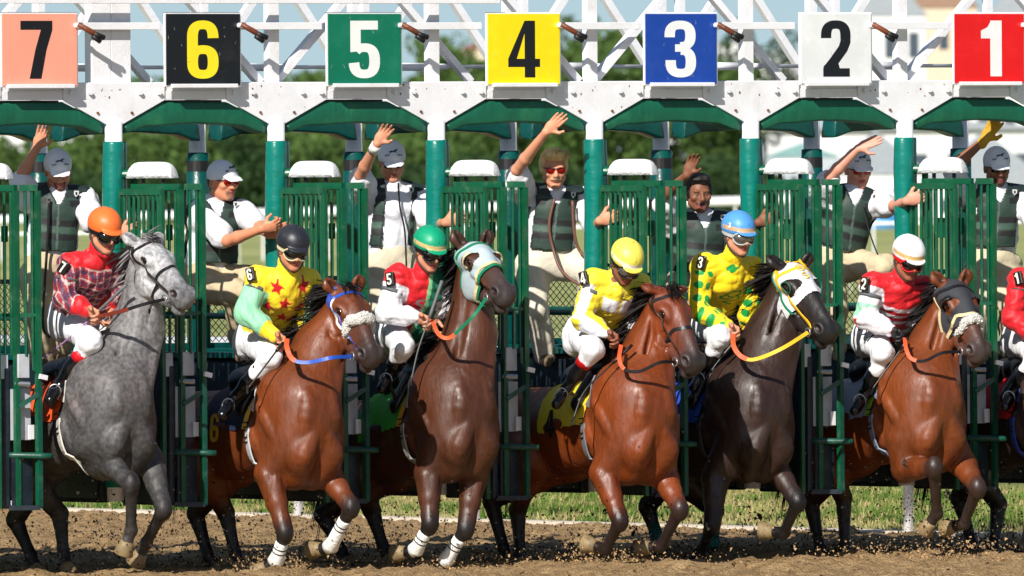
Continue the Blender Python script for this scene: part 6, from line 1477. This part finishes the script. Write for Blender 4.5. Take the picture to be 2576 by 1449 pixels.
# whips
def whip(name, label, pts, y, rod, grip, gsplit):
    q = [P(u, v, y[0] + (y[1]-y[0])*i/(len(pts)-1)) for i, (u, v) in enumerate(pts)]; base = q[0]; e = empty('riding_whip', base); tag(e, label, 'whip', 'whips carried by the jockeys')
    r = resample(q, 16); k = int(16*gsplit); mb = MB(); mb.tube([Vector(v) - base for v in r[:k+1]], .011, 8); mb.build('handle', grip, e, smooth=True); mb = MB(); mb.tube([Vector(v) - base for v in r[k:]], [.0055]*(16-k), 6); s_ = mb.build('shaft', rod, e, smooth=True)
    mb = MB(); mb.box(Vector(r[-1]) - base, (.012, .004, .05)); mb.build('flap', BLK, e)
GREYG = mat('grey_grip', srgb(96, 98, 102), .6)
def jy(j): return float(JK[j].J['wrR'][1])
whip('w', 'whip with a pale purple shaft held by the plaid jockey', [(318, 716), (240, 790), (160, 862), (104, 905)], (jy(7)-.12, jy(7)+.25), mat('purple_rod', srgb(150, 110, 160), .4), GREYG, .38)
whip('w', 'grey handled whip held upright by the red and green jockey', [(1112, 706), (1080, 800), (1052, 880), (1034, 960)], (jy(5)-.13, jy(5)-.22), mat('grey_rod', srgb(84, 84, 84), .4), GREYG, .36)
whip('w', 'thin black whip held low by the jockey in red with white hoops', [(2284, 850), (2262, 885), (2215, 950), (2180, 1000)], (jy(2)-.12, jy(2)-.2), BLK, BLK, .25)
whip('w', 'black whip held by the jockey in yellow and white', [(1590, 868), (1530, 925), (1470, 985), (1440, 1060)], (jy(4)-.12, jy(4)-.3), BLK, BLK, .3)
whip('w', 'dark whip held by the jockey with green spots', [(1846, 862), (1810, 905), (1770, 960), (1750, 1000)], (jy(3)-.12, jy(3)-.2), BLK, BLK, .3)
whip('w', 'black whip held by the jockey with red stars', [(712, 862), (690, 890), (660, 930), (622, 980)], (jy(6)-.12, jy(6)-.25), BLK, BLK, .3)
# ------------------------------------------------------------------ gate crew standing on the ledges
KH = srgb(196, 178, 146); VG = srgb(48, 68, 60); SHW = srgb(226, 226, 232)
CAPM = mat('cap_cotton', vcol=True, rough=.85, var=.05, bump=.4, bscale=60)
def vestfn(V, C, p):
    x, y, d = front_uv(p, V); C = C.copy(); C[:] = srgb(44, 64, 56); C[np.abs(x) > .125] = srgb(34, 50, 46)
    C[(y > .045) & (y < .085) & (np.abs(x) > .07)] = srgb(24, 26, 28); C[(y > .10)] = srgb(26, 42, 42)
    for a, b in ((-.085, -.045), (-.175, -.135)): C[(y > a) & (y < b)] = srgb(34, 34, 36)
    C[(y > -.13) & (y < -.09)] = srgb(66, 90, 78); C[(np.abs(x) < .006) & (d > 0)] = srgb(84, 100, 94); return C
def groom(j, label, jj, fd, hu, skin, cap=True, vest=True, openv=False, hand='open', mouth='closed', glasses=LENS, hairc=None, glove=None, trousers=KH, seed=1, moustache=None, beard=None, handd=None, spread=.7, bright=None, thR=None, pnR=None):
    yb = float(GW(post_t(j), -.32, 0).y); J = {}
    D = {'head': -.05, 'neck': 0, 'chest': 0, 'waist': .02, 'pelvis': .03, 'shR': -.05, 'elR': -.10, 'wrR': -.14, 'shL': .02, 'elL': -.14, 'wrL': -.42, 'hipR': .0, 'knR': -.08, 'anR': .03, 'toR': -.10, 'hipL': .05, 'knL': -.05, 'anL': .08, 'toL': -.04}
    for k, v in jj.items():
        if k in D: J[k] = P(v[0], v[1], yb + D[k] + (v[2] if len(v) > 2 else 0))
    hw = jj['hand']; h0 = vec(P(hw[0], hw[1], float(J['wrR'][1]) - .02)); w = vec(J['wrR']); hc = glove or skin
    hd = hand_prims(w, h0 - w, pnR or (.5, -.8, -.3), thR or (1, -.1, .2), hc, hand, spread, 1.0)
    wl = vec(J['wrL']); hd += hand_prims(wl, (.8, -.35, .25), (-.2, .6, -.5), (.1, -.2, .9), skin, 'fist', .2, 1.1); J['hands'] = hd
    p = make_person(label, J, fd, hu, skin, group='gate crew', mouth=mouth, moustache=moustache, beard=beard, stubble=None); J = p.J
    if glove is not None: sdf_mesh('glove', inflate(hand_prims(w, h0 - w, pnR or (.5, -.8, -.3), thR or (1, -.1, .2), hc, hand, spread, 1.0), .004) + [cone(w - unit(h0-w)*.03, w, .036, .034, k=.01)], .006, mat('yellow_glove', srgb(206, 160, 40), .7, bump=.4), p.root)
    off = vec(p.root.location)
    pr = torso_prims(p, (.155, .140, .140), .74, .0, SHW) + [cone(J['neck'], J['chest'], .064, .12, k=.04, col=SHW)]
    for s in 'RL': pr.append(cone(J['sh'+s], J['sh'+s]*.22 + J['el'+s]*.78, .074, .070, k=.035, col=SHW))
    pr.append(cone(J['neck']*.8 + p.G(0, 0, -.1)*.2, J['neck'] + p.fr*.03, .062, .06, k=.02, col=SHW))
    sdf_mesh('polo_shirt', pr, .0085, COTTON, p.root, wrinkle=.010, wfreq=11, seed=seed)
    if vest:
        tv = torso_prims(p, (.155, .145, .145), .80, .022, VG)
        def kp_(V):
            x, y, d = front_uv(p, V); sh = np.ones(len(V), bool)
            for s in 'RL':
                a, e = J['sh'+s], J['el'+s]; sh &= ~(((V - a) @ unit(e - a) > .02) & (np.abs(x) > .14))
            vee = (d > 0) & (y > .06) & (np.abs(x) < (.010 + (y - .06)*.50)); 
            if openv: vee = (d > 0) & (x < .07) & (x > -.10 + .0*y)
            return sh & ~vee & (np.abs(x) < .215) & (y > -.25) & (y < .215)
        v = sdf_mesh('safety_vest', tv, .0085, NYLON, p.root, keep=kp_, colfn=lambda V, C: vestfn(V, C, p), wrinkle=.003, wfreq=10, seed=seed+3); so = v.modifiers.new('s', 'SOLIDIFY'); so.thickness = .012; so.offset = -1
        c_ = J['chest'] - p.side*.105 + p.sp*.125 + p.fr*.125 - off; mb = MB(); ex, ey = -p.side, p.sp; mb.add([c_ + ex*a + ey*b for a, b in ((-.016, .018), (.016, .018), (.015, -.005), (0, -.022), (-.015, -.005))], [(0, 1, 2, 3, 4)]); sb = mb.build('badge', mat('badge_white', srgb(206, 208, 206), .5), v, fix=False)
        mb = MB(); mb.add([c_ + p.fr*.002 + ex*a + ey*b for a, b in ((-.006, .010), (.006, .010), (.006, -.004), (0, -.012), (-.006, -.004))], [(0, 1, 2, 3, 4)]); mb.build('badge_mark', mat('badge_dark', srgb(20, 30, 40), .5), sb, fix=False)
    prt = [cone(J['waist']*.4 + J['pelvis']*.6, J['pelvis'], .130, .135, k=.05, flat=(p.fr, .8), col=trousers)]
    for s in 'RL': prt += leg_prims(p, s, (.100, .078, .076, .064), trousers, .97)
    sdf_mesh('trousers', prt, .009, COTTON, p.root, wrinkle=.009, wfreq=10, seed=seed+5)
    c_ = J['waist']*.35 + J['pelvis']*.65; sdf_mesh('belt', [cone(c_ - p.sp*.012, c_ + p.sp*.012, .138, .138, k=.01, flat=(p.fr, .80))], .009, BROWNLEATHER, p.root)
    for s in 'RL': shoe(p, s, mat('work_boot', srgb(120, 100, 78), .8, bump=.4), 'work_boot', .05)
    G = p.G
    if cap:
        cc = srgb(228, 232, 240); c0 = G(-.012, 0, .040); Rv = np.stack([unit(p.fd - p.hu*.42), p.hs, unit(p.hu + p.fd*.42)], 1)
        o = sdf_mesh('cap', [ellip(c0, (.108, .090, .098), p.Rh, k=.01, col=cc), ellip(G(.112, 0, .026), (.062, .068, .006), Rv, k=.012, col=srgb(236, 236, 240)), ellip(G(.06, 0, .05), (.05, .06, .05), p.Rh, k=.02, col=cc)], .006, CAPM, p.root, cut=lambda g: -((g - V3(c0)) @ V3(p.hu) + .030))
        navy = mat('navy_print', srgb(30, 42, 70), .6); e0 = G(.098, 0, .082); nu = unit(p.hu*.93 - p.fd*.36); text_obj('cap_lettering', 'SUFFOLK DOWNS', e0 - p.hu*.008, -p.hs*1.0, nu, .0135, navy, o, bold=.0004); text_obj('cap_lettering', 'BOSTON', e0 - p.hu*.020 + p.fd*.004, -p.hs*1.0, nu, .011, navy, o, bold=.0004)
        mb = MB(); ex, ey = -p.hs, nu; e1 = e0 + p.hu*.014 - p.fd*.002 - off; sc = .032
        mb.add([e1 + ex*a*sc + ey*b*sc for a, b in ((-1, .0), (-.5, .25), (0, .22), (.35, .42), (.75, .55), (1.05, .42), (.7, .30), (.45, .05), (.95, -.22), (.4, -.1), (-.1, -.02), (-.5, -.12), (-1.0, -.42), (-.6, -.02))], [tuple(range(14))]); mb.build('cap_emblem', navy, o, fix=False)
        for s in (-1, 1): pass
        hc2 = hairc or srgb(60, 44, 34); sdf_mesh('hair', [ellip(G(-.030, 0, .0), (.078, .084, .066), p.Rh, k=.01)], .007, mat('hair_%d' % label_id(hc2), hc2, .7, var=.3), p.root, cut=lambda g: ((g - V3(G(.01, 0, 0))) @ V3(p.fd)) - .0)
    else:
        hm = mat('hair_%d' % label_id(hairc), hairc, .6, var=.35, bump=.8, bscale=60)
        o = sdf_mesh('hair', [ellip(G(-.022, 0, .040), (.102, .090, .092), p.Rh, k=.02), ellip(G(-.03, 0, .0), (.085, .088, .070), p.Rh, k=.02), ellip(G(.050, 0, .098), (.045, .065, .026), p.Rh, k=.02)], .006, hm, p.root, wrinkle=.004, wfreq=30, cut=lambda g: np.minimum(((g - V3(G(.035, 0, 0))) @ V3(p.fd)), -((g - V3(G(0, 0, .066))) @ V3(p.hu))))
        if sum(hairc) > .3: hairs('fringe', [G(.03, -.07, .115), G(.075, 0, .125), G(.03, .07, .115)], [p.fd*.8 - p.hs*.6 - p.hu*.3, p.fd*.7 - p.hu*.5 + p.hs*.2, p.fd*.5 + p.hs*.7 - p.hu*.3], .062, .004, hm, p.root, n=160, droop=1.6, jitter=.08, spread=.008)
    if glasses is not None: sunglasses(p, glasses)
    return p
TAN = srgb(202, 140, 110); FAIR = srgb(214, 150, 126); DARKS = srgb(130, 84, 62)
GR = {}
GR[7] = groom(-3, 'gate worker in a pale cap with head bowed, right hand raised behind the grey horse', dict(head=(146, 428), neck=(142, 488), chest=(138, 530), waist=(132, 600), pelvis=(124, 664), shR=(72, 498), elR=(48, 452), wrR=(92, 372), hand=(108, 332), shL=(214, 504), elL=(236, 572), wrL=(300, 590),
    hipR=(92, 700), knR=(96, 800), anR=(100, 900), toR=(104, 912), hipL=(158, 696), knL=(170, 790), anL=(148, 890), toL=(155, 905)), (.15, -.90, -.34), (0, -.3, 1), TAN, seed=11, beard=srgb(60, 44, 38), glasses=None)
GR[6] = groom(-2, 'gate worker in red sunglasses and cap leaning on the post beside stall six', dict(head=(560, 456), neck=(532, 520), chest=(538, 560), waist=(534, 632), pelvis=(520, 690), shR=(498, 540), elR=(572, 606, -.22), wrR=(658, 576, -.36), hand=(700, 566), shL=(606, 536), elL=(648, 566), wrL=(676, 590),
    hipR=(504, 722), knR=(596, 736, -.15), anR=(600, 850), toR=(604, 900), hipL=(556, 712), knL=(650, 700, -.1), anL=(640, 830), toL=(650, 850)), (.62, -.76, -.08), (0, -.05, 1), srgb(212, 138, 104), seed=12, hand='fist', spread=.2, thR=(.3, -.4, .8), pnR=(.3, .5, -.8), glasses=LENSR, beard=srgb(130, 100, 84), mouth='ajar')
GR[5] = groom(-1, 'gate worker in pale cap with open vest and a white taped wrist raised high', dict(head=(986, 406), neck=(984, 472), chest=(986, 520), waist=(984, 592), pelvis=(984, 650), shR=(922, 488), elR=(906, 442, -.2), wrR=(948, 362, -.42), hand=(972, 326), shL=(1056, 500), elL=(1086, 566), wrL=(1120, 560),
    hipR=(956, 676), knR=(962, 780), anR=(958, 890), toR=(960, 905), hipL=(1014, 672), knL=(1052, 760), anL=(1040, 880), toL=(1048, 895)), (.10, -.92, -.30), (0, -.3, 1), TAN, seed=13, hand='relax', spread=.6, openv=True, trousers=srgb(206, 194, 170))
GR[4] = groom(0, 'blond gate worker in sunglasses with moustache, arm raised under the number four', dict(head=(1394, 424), neck=(1392, 492), chest=(1390, 530), waist=(1386, 594), pelvis=(1380, 648), shR=(1322, 490), elR=(1300, 428, -.25), wrR=(1374, 332, -.5), hand=(1406, 300), shL=(1464, 504), elL=(1496, 576), wrL=(1508, 556),
    hipR=(1338, 672), knR=(1346, 780), anR=(1372, 895), toR=(1376, 912), hipL=(1424, 664), knL=(1492, 684, -.1), anL=(1470, 800), toL=(1478, 815)), (.12, -.97, -.15), (0, -.1, 1), srgb(214, 148, 116), cap=False, hairc=srgb(240, 206, 140), seed=14, spread=.3, moustache=srgb(190, 160, 116), trousers=srgb(216, 208, 190), glasses=LENSR)
GR[3] = groom(1, 'dark haired gate worker shouting with one hand raised beside stall three', dict(head=(1757, 486), neck=(1762, 550), chest=(1764, 590), waist=(1756, 650), pelvis=(1746, 700), shR=(1694, 566), elR=(1664, 500, -.15), wrR=(1728, 440, -.35), hand=(1744, 402), shL=(1832, 566), elL=(1872, 596), wrL=(1908, 560),
    hipR=(1716, 724), knR=(1720, 812), anR=(1722, 900), toR=(1726, 912), hipL=(1776, 720), knL=(1780, 810), anL=(1776, 890), toL=(1780, 905)), (.25, -.95, -.10), (0, -.1, 1), DARKS, cap=False, hairc=srgb(26, 20, 20), seed=15, hand='relax', spread=.3, mouth='open', glasses=None, moustache=srgb(20, 16, 16), trousers=srgb(170, 156, 134))
GR[2] = groom(2, 'gate worker in orange sunglasses with forearm across his cap beside stall two', dict(head=(2158, 424, .06), neck=(2146, 490), chest=(2136, 530), waist=(2112, 600), pelvis=(2100, 650), shR=(2072, 500), elR=(2086, 446, -.12), wrR=(2158, 374, -.14), hand=(2204, 352), shL=(2190, 512), elL=(2242, 520), wrL=(2280, 506),
    hipR=(2086, 676), knR=(2098, 780), anR=(2100, 880), toR=(2106, 896), hipL=(2136, 664), knL=(2222, 672, -.15), anL=(2206, 790), toL=(2212, 806)), (.30, -.92, -.22), (0, -.2, 1), FAIR, seed=16, hand='flat', spread=.2, thR=(.5, -.5, -.6), pnR=(.3, .2, -.9), glasses=LENSR, trousers=srgb(200, 184, 152))
GR[1] = groom(3, 'gate worker raising a yellow leather glove below the red number one board', dict(head=(2508, 420), neck=(2502, 480), chest=(2502, 524), waist=(2500, 600), pelvis=(2494, 650), shR=(2424, 488), elR=(2394, 424), wrR=(2476, 352), hand=(2500, 316), shL=(2572, 500), elL=(2606, 570), wrL=(2650, 540),
    hipR=(2470, 676), knR=(2470, 780), anR=(2470, 880), toR=(2474, 896), hipL=(2530, 672), knL=(2545, 770), anL=(2540, 880), toL=(2546, 896)), (.20, -.95, -.20), (0, -.2, 1), srgb(150, 98, 74), seed=17, glove=srgb(206, 160, 40), trousers=srgb(200, 188, 160), beard=srgb(40, 30, 28))
# white wrist tape
p = GR[5]; off = vec(p.root.location); w, e = p.J['wrR'], p.J['elR']; mb = MB(); mb.tube([w + (e-w)*.02 - off, w + (e-w)*.22 - off], [.034, .038], 14); mb.build('wrist_tape', BAND, p.root, smooth=True)
# lead straps and radios
def lead(label, pts, y, m_, w=.010):
    q = resample([P(u, v, y + (z if z else 0)) for u, v, z in pts], 30); b = Vector(q[0]); mb = MB(); mb.tube([Vector(v) - b for v in q], w, 7); o = mb.build('lead_strap', m_, smooth=True); o.location = b; tag(o, label, 'strap', 'leather lead straps worn by the crew')
y4 = float(GR[4].J['chest'][1]) - .16; BRS = mat('tan_strap', srgb(110, 72, 56), .5)
lead('long brown leather strap looped from the blond worker to the post', [(1395, 500, 0), (1382, 560, 0), (1390, 620, 0), (1420, 690, -.06), (1500, 735, -.1), (1550, 742, -.1)], y4, BRS)
lead('short brown leather strap curving from the blond worker to his knee', [(1440, 505, 0), (1444, 580, 0), (1458, 630, 0), (1490, 656, -.04), (1530, 666, -.06), (1540, 680, -.06)], y4, BRS)
y7 = float(GR[7].J['chest'][1]) - .17
lead('black strap hanging straight down the front of the bowed worker', [(124, 500, 0), (120, 600, 0), (112, 720, 0), (108, 820, 0), (126, 850, 0)], y7, BLK, .009)
y5 = float(GR[5].J['chest'][1]) - .16
lead('thin black strap down the shirt of the worker with taped wrist', [(1002, 460, 0), (1006, 520, 0), (1018, 580, 0), (1022, 660, 0), (1024, 720, 0)], y5, BLK, .006)
y2 = float(GR[2].J['chest'][1]) - .16
lead('black cord hanging clear of the worker behind stall two', [(2168, 510, 0), (2180, 560, -.02), (2196, 610, -.04), (2212, 650, -.05)], y2, BLK, .005)
# ------------------------------------------------------------------ dirt thrown up by the hooves
rg = np.random.RandomState(21); V = []; F = []
CL = mat('dirt_clod', srgb(40, 30, 24), .9, var=.4, vscale=30)
src = []
for n_, H in HS.items():
    for o in H.hooves:
        c_ = np.mean([v.co[:] for v in o.data.vertices], 0) + vec(H.root.location); src.append(c_)
o_ = np.array([(1, 0, -.4), (-.5, .8, -.4), (-.5, -.8, -.4), (0, 0, 1)])
for c_ in src:
    for k in range(420):
        d = rg.normal(0, 1, 3) * np.array([.34, .40, .20]) + np.array([-.10, .25, .14]); p = c_ + d * rg.uniform(.3, 1.6)
        if p[2] < .01: p[2] = abs(p[2]) + .01
        s = .0032 + .008 * rg.rand() ** 3; M3 = np.linalg.qr(rg.normal(size=(3, 3)))[0]; b = len(V); V += list((o_ * s * rg.uniform(.5, 1.6, 3)) @ M3 + p); F += [(b, b+1, b+2), (b, b+1, b+3), (b+1, b+2, b+3), (b+2, b, b+3)]
for k in range(26):
    p = np.array([rg.uniform(-3, 3), rg.uniform(-.5, 1.5), rg.uniform(.1, .75)]); s = rg.uniform(.012, .024)
    for q in range(5):
        M3 = np.linalg.qr(rg.normal(size=(3, 3)))[0]; b = len(V); V += list((o_ * s * rg.uniform(.3, 1.2, 3)) @ M3 + p + rg.normal(0, s*.8, 3)); F += [(b, b+1, b+2), (b, b+1, b+3), (b+1, b+2, b+3), (b+2, b, b+3)]
o = mesh_np('flying_dirt', np.array(V), np.array(F), CL); tag(o, 'dark clods and grains of dirt kicked up around the hooves', 'dirt', kind='stuff')
V = []; F = []
for k in range(5000):
    p = np.array([rg.uniform(-4, 4), rg.uniform(-5, 12) , .0]); s = .005 + .016 * rg.rand() ** 4; M3 = np.linalg.qr(rg.normal(size=(3, 3)))[0]; b = len(V)
    if (p[0]-K0.x)*KN.x + (p[1]-K0.y)*KN.y > -.1: continue
    V += list((o_ * s) @ M3 + p + np.array([0, 0, s*.5 + .012])); F += [(b, b+1, b+2), (b, b+1, b+3), (b+1, b+2, b+3), (b+2, b, b+3)]
o = mesh_np('loose_dirt', np.array(V), np.array(F), DIRT); tag(o, 'loose crumbs of tan dirt lying on the track', 'dirt', kind='stuff')

# two bursts of lit dirt thrown up in front of the hooves
V = []; F = []
for (u, v, y, n, sx, sz) in ((1520, 1418, -.6, 1500, .30, .06), (2330, 1412, -.2, 1900, .42, .08), (690, 1425, -1.6, 900, .25, .05), (1120, 1430, -1.2, 900, .25, .05)):
    c_ = vec(P(u, v, y))
    for k in range(n):
        p = c_ + rg.normal(0, 1, 3) * np.array([sx, .25, sz]); p[2] = max(p[2], .012 + .01*rg.rand()); s = .0035 + .008 * rg.rand() ** 2; M3 = np.linalg.qr(rg.normal(size=(3, 3)))[0]; b = len(V)
        V += list((o_ * s * rg.uniform(.5, 1.6, 3)) @ M3 + p); F += [(b, b+1, b+2), (b, b+1, b+3), (b+1, b+2, b+3), (b+2, b, b+3)]
o = mesh_np('dirt_spray', np.array(V), np.array(F), mat('dirt_grain', srgb(168, 136, 96), .9, var=.5, vscale=60)); tag(o, 'low spray of tan dirt grains in front of the hooves', 'dirt', kind='stuff')
